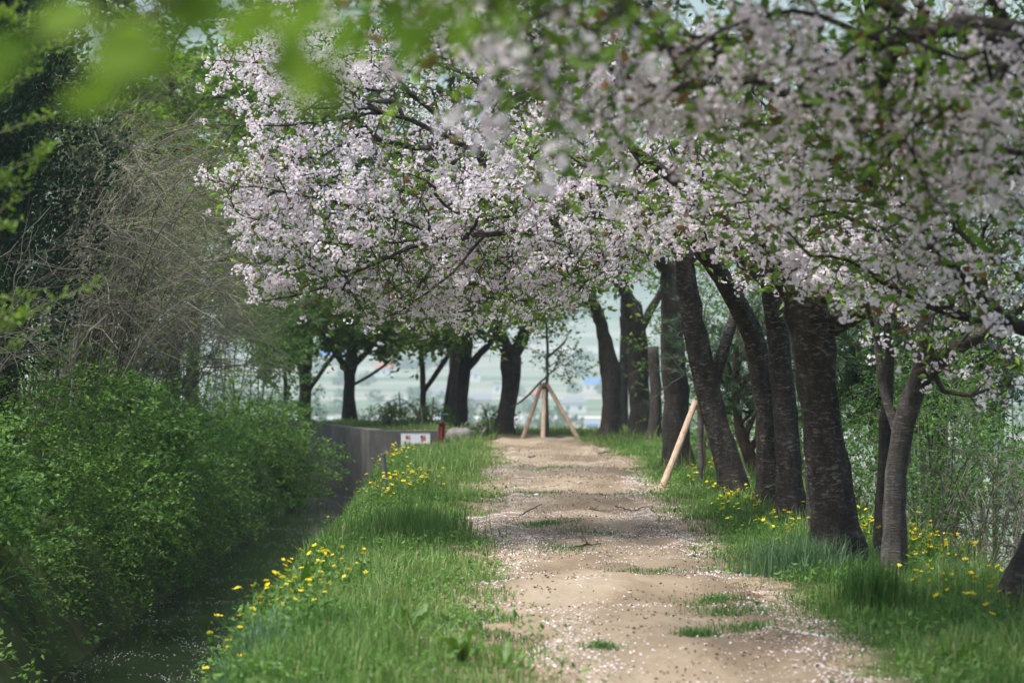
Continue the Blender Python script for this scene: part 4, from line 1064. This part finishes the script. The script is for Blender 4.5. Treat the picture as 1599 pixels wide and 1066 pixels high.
# ------------------------------------------------------------------ right side shrubs
RS = 'shrubs on the slope right of the path'
bush((3.9, 27.0, -.7), lobes_in(.75, 1.0, .6, 1.75, 11, .28, .45), 'airy green shrub between the slim cherry and the stoutest trunk', RS, leaf='weed_leaf', n=62, per=10, size=.044, spr=.4)
bush((4.3, 29.0, -.95), lobes_in(.7, .8, .8, 2.5, 14, .28, .42), 'airy green shrub right of the slim pale cherry', RS, leaf='weed_leaf', n=62, per=10, size=.044, spr=.4)
bush((3.6, 30.5, -.4), lobes_in(.5, .8, .3, 1.3, 8, .3, .45), 'green shrub in the gap behind the stoutest trunk', RS, leaf='hedge_leaf', n=40, per=10, size=.038)
bush((3.7, 39.5, -.4), lobes_in(.6, .8, .3, 1.2, 8, .3, .45), 'pale green shrub at the foot of the crooked pine', RS, leaf='lime_leaf', n=36, per=9, size=.04)
bush((4.7, 45, -1.2), lobes_in(1.2, 1.5, .8, 4.4, 22, .5, .8), 'tall leafy shrub seen between the lichen-flecked and stoutest trunks', RS, leaf='far_leaf', n=50, per=9, size=.075, spr=.45)
bush((3.7, 51, -.5), lobes_in(1.0, 1.5, .6, 4.2, 20, .5, .8), 'tall leafy shrub behind the broad grey trunk and the prop pole', RS, leaf='far_leaf', n=46, per=9, size=.08, spr=.45)
bush((5.1, 36.8, -1.4), lobes_in(1.0, 1.3, .7, 4.0, 18, .5, .75), 'dark leafy shrub filling the gap left of the slim pale cherry', RS, leaf='dark_leaf', n=48, per=9, size=.065, spr=.4)
bush((6.3, 38, -1.8), lobes_in(1.2, 1.5, .8, 4.6, 22, .5, .8), 'tall dark shrub behind the bushy pine right of the slim cherry', RS, leaf='dark_leaf', n=50, per=9, size=.07, spr=.45)
bush((3.2, 46, -.2), lobes_in(.6, 1.2, .2, .9, 8, .3, .45), 'low green shrub beneath the far row of trunks', RS, leaf='weed_leaf', n=40, per=10, size=.045)
thicket((4.1, 23.0, -.45), 16, .8, 1.5, 'bare shrub with black branches above the turquoise sheet', lean=(.3, .2), spread=2.2, leaf='weed_leaf', nleaf=420, side=7, thick=.008, group=RS)
thicket((4.7, 25.5, -1.0), 18, .9, 1.9, 'grey twiggy shrub at the right edge of the slope', lean=(.3, .1), spread=2.2, leaf='weed_leaf', nleaf=500, side=7, thick=.010, group=RS, mat_='green_twig')
thicket((4.4, 21.6, -.5), 12, .7, 1.1, 'low bare shrub behind the nearest leaning trunk', lean=(-.2, .1), spread=2.2, leaf='weed_leaf', nleaf=260, side=6, thick=.007, group=RS)
for (px, py, d, L, lab) in [(665, 650, 57.5, (.42, .5, .1, .45, 7, .16, .28), 'small weedy bush on the embankment above the wall'), (610, 655, 58, (.5, .4, .05, .3, 6, .14, .22), 'low bush on the embankment left of the slender fork'), (745, 672, 56, (.35, .4, .0, .25, 6, .12, .2), 'low yellow-green weeds right of the boulder'), (770, 660, 60, (.4, .4, .0, .5, 6, .14, .2), 'weedy bush beside the forked tree at the path end')]:
    p = W(px, py, d); bush((p[0], p[1], float(ground_z(p[0], p[1]))), lobes_in(*L), lab, 'weedy bushes above the wall', leaf='weed_leaf', n=44, per=9, size=.045, spr=.18)

# ------------------------------------------------------------------ grass, weeds, flowers, petals
def blades(g, P, h, w, lean=.45, rnd=None):
    n = len(P); a = rng.random(n) * 6.28; S = np.stack([np.cos(a), np.sin(a), 0 * a], 1); D = np.stack([-np.sin(a), np.cos(a), 0 * a], 1)
    ln = (lean * np.abs(rng.normal(size=n)) * h)[:, None]; h = h[:, None]; w = w[:, None]; up = np.array([[0, 0, 1.]])
    b = P - S * w * .5; c = P + S * w * .5; mid = P + up * h * .58 + D * ln * .35; tip = P + up * h * (1 - .25 * np.clip(ln / h, 0, 1)) + D * ln
    V = np.stack([b, c, mid + S * w * .42, mid - S * w * .42, tip], 1); i = np.arange(n)[:, None] * 5
    r = rng.random(n) if rnd is None else rnd
    g.add(V, i + [0, 1, 2, 3], i + [3, 2, 4], rnd=r); return g
def scatter(x0, x1, y0, y1, dens):
    n = int((x1 - x0) * (y1 - y0) * dens); return x0 + (x1 - x0) * rng.random(n), y0 + (y1 - y0) * rng.random(n)
def grass(label, regs, hbase, keep, mat_='grass', wmul=1.0, tone=0):
    g = Geo()
    for (x0, x1, y0, y1, dens) in regs:
        x, y = scatter(x0, x1, y0, y1, dens); k = keep(x, y); x, y = x[k], y[k]
        z = ground_z(x, y); n1 = noise2(x, y, 1.3, st=2); n2 = noise2(x, y, 4.5, st=7)
        h = hbase(x, y) * (1 + .5 * n1 + .45 * n2) * (.4 + .85 * rng.random(len(x))); h = np.clip(h, .02, .6)
        w = (.0034 + .00014 * y) * wmul * (.7 + .6 * rng.random(len(x)))
        r = np.clip(.58 + tone + .26 * n1 + .12 * noise2(x, y, .5, st=11) + .16 * rng.normal(size=len(x)), 0, .94); r = np.where(rng.random(len(x)) < .04, 1.0, r)
        blades(g, np.stack([x, y, z - .01], 1), h, w, .5, r)
    return tag(g.build('grass', M[mat_]), label, kind='stuff')
def keepL(x, y):
    e = (path_l(y) - x); return (x > bank(y) - .5 - .3 * np.clip(y - 53.5, 0, 9)) & (rng.random(len(x)) < sm(-.42, .30, e + .22 * noise2(x, y, 3.3, st=4) + .1 * noise2(x, y, 9, st=9)) ** 1.5) & ~((x < -.75) & (y > 53.3) & (y < 54))
def hL(x, y): return .045 + .125 * sm(-.1, .8, path_l(y) - x) * (.55 + .45 * sm(-.1, .7, x - bank(y)))
grass('lush green grass between the stream and the footpath', [(-2.7, .75, 13.5, 22, 1750), (-2.8, .35, 22, 34, 1050), (-3.1, .35, 34, 53.4, 640)], hL, keepL)
grass('grass on the embankment above the concrete wall', [(-7, 2.6, 54, 63, 420)], lambda x, y: .10 + 0 * x, lambda x, y: ((x < path_l(y) + .05) | (x > path_r(y) - .25) | (y > 57)) & (x + .302 * (y - 53.5) > -2.6), wmul=1.2, tone=.12)
def keepR(x, y):
    e = x - path_r(y); return rng.random(len(x)) < sm(-.46, .34, e + .24 * noise2(x, y, 2.7, st=6) + .1 * noise2(x, y, 9, st=3)) ** 1.5 * (1 - .75 * sm(4.0, 5.5, x))
def hR(x, y): return .035 + .145 * sm(-.1, .9, x - path_r(y))
grass('lush green grass on the verge under the cherry trees', [(1.2, 4.0, 13.5, 22, 1700), (1.2, 4.4, 22, 34, 950), (1.1, 4.4, 34, 53.5, 560), (4.0, 7, 17, 45, 120)], hR, keepR)

def clump(name, label, cat, px, py, d, n, h, r, mat_='grass', lean=.5, w=.007, tone=.35, group=None, flat=1):
    p = W(px, py, d); z = float(path_z(p[0], p[1])); q = rng.normal(size=(n, 2)) * r
    P = np.stack([q[:, 0], q[:, 1] * flat, 0 * q[:, 0]], 1); P[:, 2] = path_z(P[:, 0] + p[0], P[:, 1] + p[1]) - z - .01
    g = blades(Geo(), P, h * (.45 + .7 * rng.random(n)), w * (.7 + .6 * rng.random(n)), lean, np.clip(tone + .15 * rng.normal(size=n), 0, .93))
    o = g.build(name, M[mat_]); o.location = (p[0], p[1], z); return tag(o, label, None, group, 'stuff')
CG = 'taller grass clumps on the verge'
clump('grass_clump', 'tall dark green grass clump in front of the slim pale cherry', 'grass clump', 1362, 955, 19.2, 800, .40, .10, lean=.4, tone=.2, group=CG)
clump('grass_clump', 'tall pale grass clump in front of the stoutest cherry trunk', 'grass clump', 1245, 905, 22.0, 1000, .36, .18, 'pale_grass', lean=.6, tone=.5, group=CG)
clump('grass_clump', 'bright tall grass drift left of the path by the metal post', 'grass clump', 640, 838, 27.0, 1500, .34, .26, lean=.35, tone=.5, group=CG, flat=2)
clump('grass_clump', 'feathery grass clump hanging over the near stream edge', 'grass clump', 350, 1040, 16.6, 800, .36, .14, 'pale_grass', lean=.7, tone=.4, group=CG)
TG = 'grass tufts growing in the footpath'
for (px, py, d_, n, h, r, lab) in [(848, 822, 28.4, 420, .045, .13, 'flat grass patch left of the fallen black twig'), (875, 862, 25.0, 300, .04, .16, 'thin grass line across the path below the black twig'), (925, 832, 27.5, 200, .04, .16, 'thin grass line right above the black twig'), (1115, 945, 19.8, 260, .055, .10, 'grass tuft by the right path edge opposite the pale grass clump'),
                                     (1140, 965, 18.9, 260, .05, .12, 'sprawling grass patch opposite the dark grass clump'), (1092, 1005, 17.2, 190, .06, .06, 'small dark tuft alone in the near path'), (1165, 990, 17.8, 200, .05, .09, 'low tuft amid petals at the near right path edge'), (940, 1022, 16.6, 120, .05, .05, 'small tuft at the near left side of the path'),
                                     (1010, 893, 22.7, 200, .04, .16, 'thin green streak in the middle of the path'), (835, 772, 34.6, 240, .05, .16, 'grass patch at the left path edge beside the pale stone'), (985, 778, 33.8, 220, .05, .2, 'grass streak at the right path edge near the prop pole'), (850, 735, 41, 200, .05, .25, 'faint grass patch far along the path')]:
    clump('grass_tuft', lab, 'grass tuft', px, py, d_, int(n * 1.7), h * 1.3, r * 1.15, lean=.9, w=.006, tone=.3, group=TG, flat=1.3)

def bigleaf(L, w, seed):
    r_ = np.random.default_rng(seed); t = np.linspace(0, 1, 8); ww = w * np.sin(np.pi * np.clip(t * .92 + .06, 0, 1)) ** .8; x = t * L * (1 - .2 * t); z = L * (.95 * t - .62 * t * t * (.5 + .9 * r_.random()))
    V = []
    for a in range(8): wv = .012 * math.sin(a * 2.1 + seed); V += [[x[a] * .62, ww[a], z[a] + ww[a] * .2 + wv], [x[a] * .62, 0, z[a]], [x[a] * .62, -ww[a], z[a] + ww[a] * .2 - wv]]
    F = []
    for a in range(7): b = 3 * a; F += [[b, b + 1, b + 4, b + 3], [b + 1, b + 2, b + 5, b + 4]]
    return Geo().add(V, F, rnd=.2 + .5 * r_.random()).mesh('leaf', M['hedge_leaf'], True)
BL = [bigleaf(.27, .021, q) for q in range(4)]
for (px, py, d, n, s, lab) in [(642, 1002, 17.2, 11, .8, 'broad-leaved dock plant in the left grass'), (722, 1040, 16.0, 13, 1.0, 'larger dock plant with upright leaves near the path'), (475, 935, 20.0, 12, 1.0, 'dock plant among yellow flowers by the stream'), (385, 1000, 18.2, 8, .8, 'dock plant at the near stream edge'), (790, 1045, 15.9, 7, .6, 'small dock plant at the left path edge'),
                               (1490, 1045, 16.0, 8, .8, 'dock plant in the near right grass')]:
    p = W(px, py, d); root = empty('dock_plant', (p[0], p[1], float(ground_z(p[0], p[1])))); tag(root, lab, 'plant', 'broad-leaved dock plants')
    for q in range(n):
        o = bpy.data.objects.new('leaf', BL[q % 4]); COL.objects.link(o); o.parent = root; k = 1.35 * s * (.6 + .6 * rng.random()); o.scale = (k, k, k)
        o.rotation_euler = (rng.normal() * .15, -.35 * rng.random(), q * 2.4 + rng.random()); o.location = (rng.normal() * .012, rng.normal() * .012, 0)

def flower_mesh(seed):
    g = Geo(); r_ = np.random.default_rng(seed)
    for k in range(3):
        c = r_.normal(size=3) * np.array([.008, .008, .005])
        for q in range(4):
            a = q * 1.571 + r_.random() * .4; D = np.array([[math.cos(a), math.sin(a), .25 + .3 * r_.random()]]); D = unit(D); S = unit(np.cross(D, [[0, 0, 1.]]))
            kites(g, c[None], D, S, .024, .022, .1, np.array([r_.random()]), .6)
    return g.mesh('flower', M['flower'])
FM = [flower_mesh(q) for q in range(4)]
def flowers(label, spots, n, h0, h1, nl=900):
    root = None
    P = []
    for (px, py, d, rx, ry, m_) in spots:
        c = W(px, py, d); P.append(np.stack([c[0] + rng.normal(size=m_) * rx, c[1] + rng.normal(size=m_) * ry], 1))
    P = np.concatenate(P); b = P.mean(0); bz = float(ground_z(*b)); root = empty('yellow_wildflowers', (b[0], b[1], bz)); tag(root, label, 'wildflowers', 'patches of yellow wildflowers')
    gs, gl = Geo(), Geo(); z = ground_z(P[:, 0], P[:, 1]); h = h0 + (h1 - h0) * rng.random(len(P))
    base = np.stack([P[:, 0] - b[0], P[:, 1] - b[1], z - bz], 1); top = base + np.stack([rng.normal(size=len(P)) * .05, rng.normal(size=len(P)) * .05, h], 1)
    t = np.linspace(0, 1, 4); L = base[:, None] + (top - base)[:, None] * t[None, :, None]; tubes(gs, L, np.full((len(P), 4), .0022), 3)
    m_ = nl; a = rng.integers(len(P), size=m_); q = rng.random(m_) * .85; LP = base[a] + (top[a] - base[a]) * q[:, None] + rng.normal(size=(m_, 3)) * .03; leaf_spray(gl, LP, .05, .55, .0, .4)
    st = gs.build('stems', M['weed_leaf'], root); tag(st, kind='stuff'); tag(gl.build('leaves', M['weed_leaf'], root), kind='stuff')
    for k in range(len(P)):
        o = bpy.data.objects.new('flower', FM[k % 4]); COL.objects.link(o); o.parent = root; o.location = tuple(top[k]); o.rotation_euler = (rng.normal() * .3, rng.normal() * .3, rng.random() * 6.28); s_ = .5 + .4 * rng.random(); o.scale = (s_,) * 3
flowers('yellow wildflowers above the near stream edge', [(455, 945, 20.2, .20, 1.1, 56), (400, 1010, 18, .18, .8, 26), (510, 950, 20, .16, 1.0, 16)], 0, .14, .32, 2600)
flowers('yellow wildflowers around the grey metal post', [(645, 790, 33.5, .20, 1.2, 64), (600, 800, 32, .25, 1.5, 24)], 0, .2, .34, 1300)
flowers('yellow wildflowers in front of the warning sign', [(600, 735, 45, .32, 2.2, 95), (590, 745, 43, .22, 2.0, 45)], 0, .16, .28, 2000)
flowers('yellow wildflowers along the verge before the leaning trunk', [(1130, 800, 31, .20, 1.6, 46), (1180, 820, 28.5, .2, 1.2, 26), (1100, 760, 37, .22, 2.0, 30)], 0, .12, .26, 1200)
flowers('yellow wildflowers between the lichen-flecked and stoutest trunks', [(1225, 850, 26.0, .16, 1.0, 26)], 0, .12, .24, 500)
flowers('yellow wildflowers behind and beside the slim pale cherry', [(1440, 905, 22.2, .2, .8, 60), (1350, 870, 24.5, .2, .8, 44), (1440, 860, 24.5, .2, .8, 36)], 0, .16, .38, 2200)
flowers('yellow wildflowers around the nearest leaning trunk', [(1545, 960, 19.2, .22, .8, 30), (1470, 960, 19.4, .2, .8, 20)], 0, .12, .28, 1200)

for lab, x0, x1, keep, n in (('low weedy leaves among the grass by the stream', -2.5, .5, keepL, 17000), ('low weedy leaves among the grass under the cherries', 1.5, 3.9, keepR, 13000)):
    x = x0 + (x1 - x0) * rng.random(n); y = 13.5 + 36 * rng.random(n) ** 1.4; k = keep(x, y) & (noise2(x, y, 2.2, st=10) > -.25); x, y = x[k], y[k]
    g = Geo(); leaf_spray(g, np.stack([x, y, ground_z(x, y) + .02 + .11 * rng.random(len(x))], 1), .05, .55, .05, .6); tag(g.build('weeds', M['weed_leaf']), lab, kind='stuff')

# creeping leaves clothing the far bank of the stream, and the toe of the near one
for lab, x0, x1, n, mt in (('leafy creeper covering the far bank of the stream', -6.2, -3.8, 28000, 'hedge_leaf'), ('rank leaves on the near slope of the stream', -2.75, -1.6, 7000, 'weed_leaf')):
    x = x0 + (x1 - x0) * rng.random(n); y = 13 + 41 * rng.random(n) ** 1.3; cl = noise2(x, y, 2.4, st=10); k = rng.random(n) < sm(-.9, .3, cl); x, y, cl = x[k], y[k], cl[k]
    if x1 > -2: k = x < bank(y) - .05; x, y, cl = x[k], y[k], cl[k]
    h = (.04 + .30 * rng.random(len(x)) * sm(-.6, 1.0, cl)) * (1 if x1 < -2 else .35); z = np.maximum(ground_z(x, y), -1.0) + h
    g = Geo(); leaf_spray(g, np.stack([x + .3 * h, y, z], 1), .062, .6, .05, .5, np.clip(.35 + .25 * cl + .15 * rng.normal(size=len(x)), 0, 1)); tag(g.build('creeper', M[mt]), lab, kind='stuff')

# petals: on the path, in the grass, on the water
def petals(name, label, x, y, z, s, up=1.0):
    n = len(x); a = rng.random(n) * 6.28; D = unit(np.stack([np.cos(a), np.sin(a), .22 * rng.normal(size=n)], 1)); N = unit(np.stack([.25 * rng.normal(size=n), .25 * rng.normal(size=n), np.ones(n)], 1)); S = unit(np.cross(D, N))
    g = Geo(); kites(g, np.stack([x, y, z], 1), D, S, s, s * .85, .12); return tag(g.build(name, M['petal']), label, kind='stuff')
xp, ypp = scatter(-.75, 2.3, 13.5, 50, 1350)
u = (xp - path_l(ypp)) / (path_r(ypp) - path_l(ypp)); edge = np.exp(-((u - .10) / .16) ** 2) + np.exp(-((u - .92) / .14) ** 2)
prob = (.09 + .85 * edge + .32 * sm(-.1, .9, noise2(xp, ypp, 1.4, st=8))) * sm(-.7, .6, noise2(xp, ypp, 2.6, st=12) + .2) * (1 - .75 * sm(38, 46, ypp)) * np.where((u < -.12) | (u > 1.12), .25, 1)
k = rng.random(len(xp)) < prob * .92; xp, ypp = xp[k], ypp[k]
petals('fallen_petals', 'white fallen cherry petals strewn over the footpath', xp, ypp, path_z(xp, ypp) + .010, .008 + .013 * rng.random(len(xp)))
xw, yw_ = scatter(-4.0, -2.1, 16, 53, 150)
prob = sm(-.2, .8, noise2(xw * 2, yw_, 1.1, st=14) + .35 * np.sin(yw_ * 1.9)) * .8 + .12
k = rng.random(len(xw)) < prob; xw, yw_ = xw[k], yw_[k]
lin = [(31.5, 45), (34.5, 40), (28.4, 18), (44, 30)]
for yy0, c_ in lin:
    xl = -3.9 + 1.6 * rng.random(c_ * 3); xw = np.concatenate([xw, xl]); yw_ = np.concatenate([yw_, yy0 + .12 * rng.normal(size=c_ * 3) + .35 * np.sin(xl * 2.3)])
n = len(xw); a = rng.random(n) * 6.28; g = Geo(); kites(g, np.stack([xw, yw_, np.full(n, -.996)], 1), np.stack([np.cos(a), np.sin(a), 0 * a + .02], 1), np.stack([-np.sin(a), np.cos(a), 0 * a], 1), .014 + .014 * rng.random(n), .013, .05)
tag(g.build('floating_petals', M['petal']), 'pale petals floating on the dark stream', kind='stuff')
# stony foot of the far bank and the two low sills across the stream
for q, (y0, lab) in enumerate([(31.7, 'low line of stones across the stream at the bulging shrub'), (34.7, 'second low line of stones farther up the stream')]):
    root = empty('stone_sill', (-3.3, y0, -1.02)); tag(root, lab, 'stone sill')
    for k in range(11): rock((-.72 + .085 * k + rng.normal() * .03, rng.normal() * .09, -.012), (.04 + .04 * rng.random(), .05, .022 + .016 * rng.random()), 100 + q * 20 + k, 8).build('stone', M['wet_stone'], root, smooth=True)

# crumbs of soil, bud scales and gravel on the trodden ground
xl, yl = scatter(-.5, 2.0, 13.5, 52, 130); k = rng.random(len(xl)) < sm(-.6, .7, noise2(xl, yl, 2.0, st=15)); xl, yl = xl[k], yl[k]; n = len(xl)
a = rng.random(n) * 6.28; D = unit(np.stack([np.cos(a), np.sin(a), .3 * rng.random(n)], 1)); g = Geo(); kites(g, np.stack([xl, yl, path_z(xl, yl) + .006], 1), D, perp(D), .012 + .022 * rng.random(n) ** 2, .010 + .008 * rng.random(n), .3); tag(g.build('litter', M['litter']), 'brown bud scales and crumbs of soil on the footpath', kind='stuff')

# dead twigs, stone and litter on the path
def twig(label, pts, r, subs=0, mat_='dark_twig', name='fallen_twig'):
    pts = [W(*p) for p in pts]; pts = [np.array([p[0], p[1], max(float(path_z(p[0], p[1])) + r * .8, p[2] if q else -9)]) for q, p in enumerate(pts)]; o = pts[0]
    L = smooth_line(np.array(pts), .05) - o; L = L + np.cumsum(rng.normal(size=L.shape) * .003, 0); root = empty(name, o); tag(root, label, 'twig', 'dead twigs lying on the footpath')
    g = Geo(); tube(g, L, np.linspace(r, r * .45, len(L)), 6); g.build('stem', M[mat_], root)
    for q in range(subs):
        j = rng.integers(len(L) // 3, len(L) - 1); d = unit(rdir(1)[0] * np.array([1, 1, .5]) + np.array([0, 0, .3])); g = Geo(); tube(g, L[j] + d * np.linspace(0, .08 + .12 * rng.random(), 5)[:, None], np.linspace(r * .5, r * .25, 5), 4); g.build('shoot', M[mat_], root)
twig('short dark twig pointing up on the left half of the path', [(812, 803, 30.4), (828, 795, 30.6), (845, 786, 30.8)], .010)
twig('small black forked twig in the middle of the path', [(899, 859, 25.2), (910, 857, 25.2), (918, 855, 25.25), (926, 861, 25)], .012, 3)
twig('long thin branch with shoots by the right path edge', [(960, 789, 32.2), (985, 796, 31.2), (1010, 790, 31.6), (1035, 812, 29.6), (1055, 828, 28)], .007, 4)
twig('thin twig lying flat in the right half of the path', [(920, 798, 31.2), (945, 797, 31.2)], .006, 2)
twig('curved dark stick at the right verge near the pale grass clump', [(1148, 902, 22.1), (1156, 893, 22.2), (1170, 893, 22.2), (1182, 897, 22)], .010)
twig('short brown twig far along the path', [(826, 720, 44.8), (836, 716, 45.2)], .012)
twig('reddish stick lying at the far right path edge', [(935, 708, 47.5), (960, 704, 48.2)], .016)
st = rock((0, 0, 0), (.035, .03, .02), 77, 9).build('pale_stone', M['sheet_white'], smooth=True); q_ = W(838, 775, 34.2); st.location = (q_[0], q_[1], float(path_z(q_[0], q_[1])) + .012); tag(st, 'small whitish stone on the left half of the path', 'stone')
g = Geo(); kites(g, np.array([[0, 0, 0.]]), unit(np.array([[.25, -.9, .12]])), unit(np.array([[.9, .25, .1]])), .16, .045, .1, np.array([1.0])); lf = g.build('dry_leaf', M['dry']); q_ = W(946, 872, 24.2); lf.location = (q_[0], q_[1], float(path_z(q_[0], q_[1])) + .02); tag(lf, 'single dry yellowish leaf lying on the path', 'leaf')

# crumpled plastic sheet on the slope
p = W(1512, 900, 24.2); z_ = float(ground_z(p[0], p[1])); sh_ = empty('plastic_sheet', (p[0], p[1], z_)); tag(sh_, 'crumpled turquoise and white plastic sheet on the slope behind yellow flowers', 'plastic sheet')
def dome(rx, rz, a0, a1, seed):
    r_ = np.random.default_rng(seed); V = []
    for a in np.linspace(a0, a1, 9):
        for b in np.linspace(0, .5 * np.pi, 8): k = 1 + .07 * r_.normal(); V.append([rx * math.cos(a) * math.cos(b) * k, .8 * rx * math.sin(a) * math.cos(b) * k, rz * math.sin(b) * (1 + .05 * r_.normal())])
    F = [[a * 8 + b, (a + 1) * 8 + b, (a + 1) * 8 + b + 1, a * 8 + b + 1] for a in range(8) for b in range(7)]
    return Geo().add(V, F)
hz_ = max(.15, p[2] - z_ + .05)
for q in range(8):
    a0 = q * math.pi / 4; dome(.19, hz_, a0, a0 + math.pi / 4, q).build('fold', M['sheet_teal'] if q % 2 else M['sheet_white'], sh_)

# ------------------------------------------------------------------ the valley: houses, poles
def house(px, py, d, wpx, hpx, label, wall_, roof_, flat=False):
    b = W(px, py, d); z = float(ground_z(b[0], b[1])); w = wpx / FPX * d; h = hpx / FPX * d; dp = w * .7
    root = empty('farm_building', (b[0], b[1], z)); tag(root, label, 'building', 'buildings in the hazy valley')
    base = max(b[2] - z, 0.0) if False else 0.0
    g = Geo(); box(g, -w / 2, w / 2, -dp / 2, dp / 2, base - 1.0, base + h); g.build('wall', M[wall_], root)
    g = Geo(); e = .4
    if flat: box(g, -w / 2 - e, w / 2 + e, -dp / 2 - e, dp / 2 + e, base + h + .005, base + h + .5)
    else:
        rh = h * .55; z0 = base + h + .005
        g.add([[-w / 2 - e, -dp / 2 - e, z0], [w / 2 + e, -dp / 2 - e, z0], [w / 2 + e, dp / 2 + e, z0], [-w / 2 - e, dp / 2 + e, z0], [-w / 2 + w * .1, 0, z0 + rh], [w / 2 - w * .1, 0, z0 + rh]], [[0, 1, 5, 4], [2, 3, 4, 5], [3, 2, 1, 0]], [[1, 2, 5], [3, 0, 4]])
    g.build('roof', M[roof_], root)
    for q in range(max(2, int(w / 4))):
        xw_ = -w / 2 + (q + .5) * w / max(2, int(w / 4)); g = Geo(); box(g, xw_ - .6, xw_ + .6, -dp / 2 - .06, -dp / 2 - .01, base + h * .35, base + h * .7); g.build('window', M['glass'], root)
house(896, 640, 1150, 38, 16, 'white farm building glimpsed right of the far tripod', 'house_white', 'roof_grey')
house(783, 613, 1560, 26, 18, 'pale house seen left of the forked tree', 'house_white', 'roof_grey', True)
house(925, 666, 930, 20, 6, 'low building with bright blue roof beyond the tripod', 'house_cream', 'roof_blue')
house(565, 573, 2280, 34, 16, 'white building with blue roof behind crossed limbs', 'house_white', 'roof_blue')
house(465, 571, 2300, 50, 16, 'long building with red roof behind the leftmost trunk', 'house_white', 'roof_red')
house(620, 635, 1230, 34, 10, 'long low white shed in the valley fields', 'house_white', 'roof_grey', True)
house(745, 640, 1180, 46, 18, 'cream shed half hidden behind embankment trunks', 'house_cream', 'roof_grey')
house(1585, 615, 1450, 30, 8, 'long shed with blue roof in the fields far right', 'house_white', 'roof_blue')
for (px, d, hpx, lab) in [(628, 760, 62, 'pale utility pole left of the slender forked tree'), (818, 640, 70, 'pale utility pole between the forked tree and tripod'), (690, 900, 50, 'utility pole behind the thin leaning stem')]:
    b = W(px, 640, d); z = float(ground_z(b[0], b[1])); H = 10.5; root = empty('utility_pole', (b[0], b[1], z)); tag(root, lab, 'utility pole', 'utility poles in the valley')
    g = Geo(); tube(g, [(0, 0, -1), (0, 0, H)], [.42, .30], 8); g.build('shaft', M['pole_grey'], root); g = Geo(); box(g, -1.0, 1.0, -.42, -.33, H - 1.2, H - 1.0); g.build('crossarm', M['pole_grey'], root)
g = Geo()
for q in range(150):
    y = 420 + 1900 * rng.random() ** .9; x = (rng.random() - .5) * (.5 * y); z = float(ground_z(x, y))
    for k in range(rng.integers(1, 5)):
        n_ = 90; c_ = np.array([x + rng.normal() * 7, y + rng.normal() * 6, z]); sz = 2.2 + 2.8 * rng.random(); P = c_ + rdir(n_) * sz * (.6 + .4 * rng.random((n_, 1))) * np.array([1.2, 1.2, 1]) + np.array([0, 0, sz * .8]); leaf_spray(g, P, sz * .55, .8, .1, .3)
tag(g.build('far_trees', M['dark_leaf']), 'scattered clumps of trees far off in the hazy valley', kind='stuff')
for (px, py, d, w_, h_, a_, b_, lab) in [(520, 585, 2000, 46, 16, 'house_cream', 'roof_blue', 'cream and blue building beyond the crossed limbs'), (600, 600, 1800, 30, 14, 'house_white', 'roof_red', 'white house with red roof left of the slender fork'), (690, 620, 1400, 32, 14, 'house_white', 'roof_grey', 'white house between the slender fork and the upright trunk'), (840, 625, 1380, 26, 12, 'house_cream', 'roof_red', 'cream house behind the far tripod'), (925, 610, 1600, 28, 14, 'house_white', 'roof_blue', 'white and blue house right of the sapling leaves'), (1545, 600, 1500, 60, 8, 'house_white', 'roof_grey', 'row of greenhouses in the fields far right'), (1520, 640, 1100, 50, 8, 'house_cream', 'roof_grey', 'low grey shed in the nearer right-hand fields'), (735, 598, 1750, 30, 12, 'house_white', 'roof_grey', 'small pale house seen beside the upright trunk')]:
    house(px, py, d, w_, h_, lab, a_, b_)
# terraces and field strips on the valley floor
def strip(y0, y1, x0, x1, c, label, nm='field'):
    m_ = M.get(('f', c)) or M.setdefault(('f', c), plain('field_' + str(len(M)), c, .9, .1, 0, .02, .12))
    xg = np.linspace(x0, x1, 12); yg = np.linspace(y0, y1, 6); XX, YY = np.meshgrid(xg, yg); YY = YY + .06 * XX + 6 * np.sin(XX * .02); ZZ = ground_z(XX, YY) + .35
    i = (np.arange(5)[:, None] * 12 + np.arange(11)[None]).ravel(); tag(Geo().add(np.stack([XX, YY, ZZ], -1).reshape(-1, 3), np.stack([i, i + 1, i + 13, i + 12], 1)).build(nm, m_), label, kind='structure')
strip(690, 790, -160, 140, (.11, .17, .075), 'green field nearest in the valley')
strip(800, 830, -180, 160, (.42, .40, .37), 'pale track along the green field', 'track')
strip(840, 1010, -200, 40, (.30, .26, .20), 'bare tan field in the valley')
strip(840, 1010, 44, 220, (.15, .19, .10), 'second green field in the valley')
strip(1040, 1075, -240, 240, (.55, .56, .56), 'pale road crossing the valley', 'road')
strip(1190, 1420, -260, 260, (.13, .18, .10), 'broad green field across the valley')
strip(1430, 1500, -280, 280, (.38, .33, .28), 'tan field below the hillside')
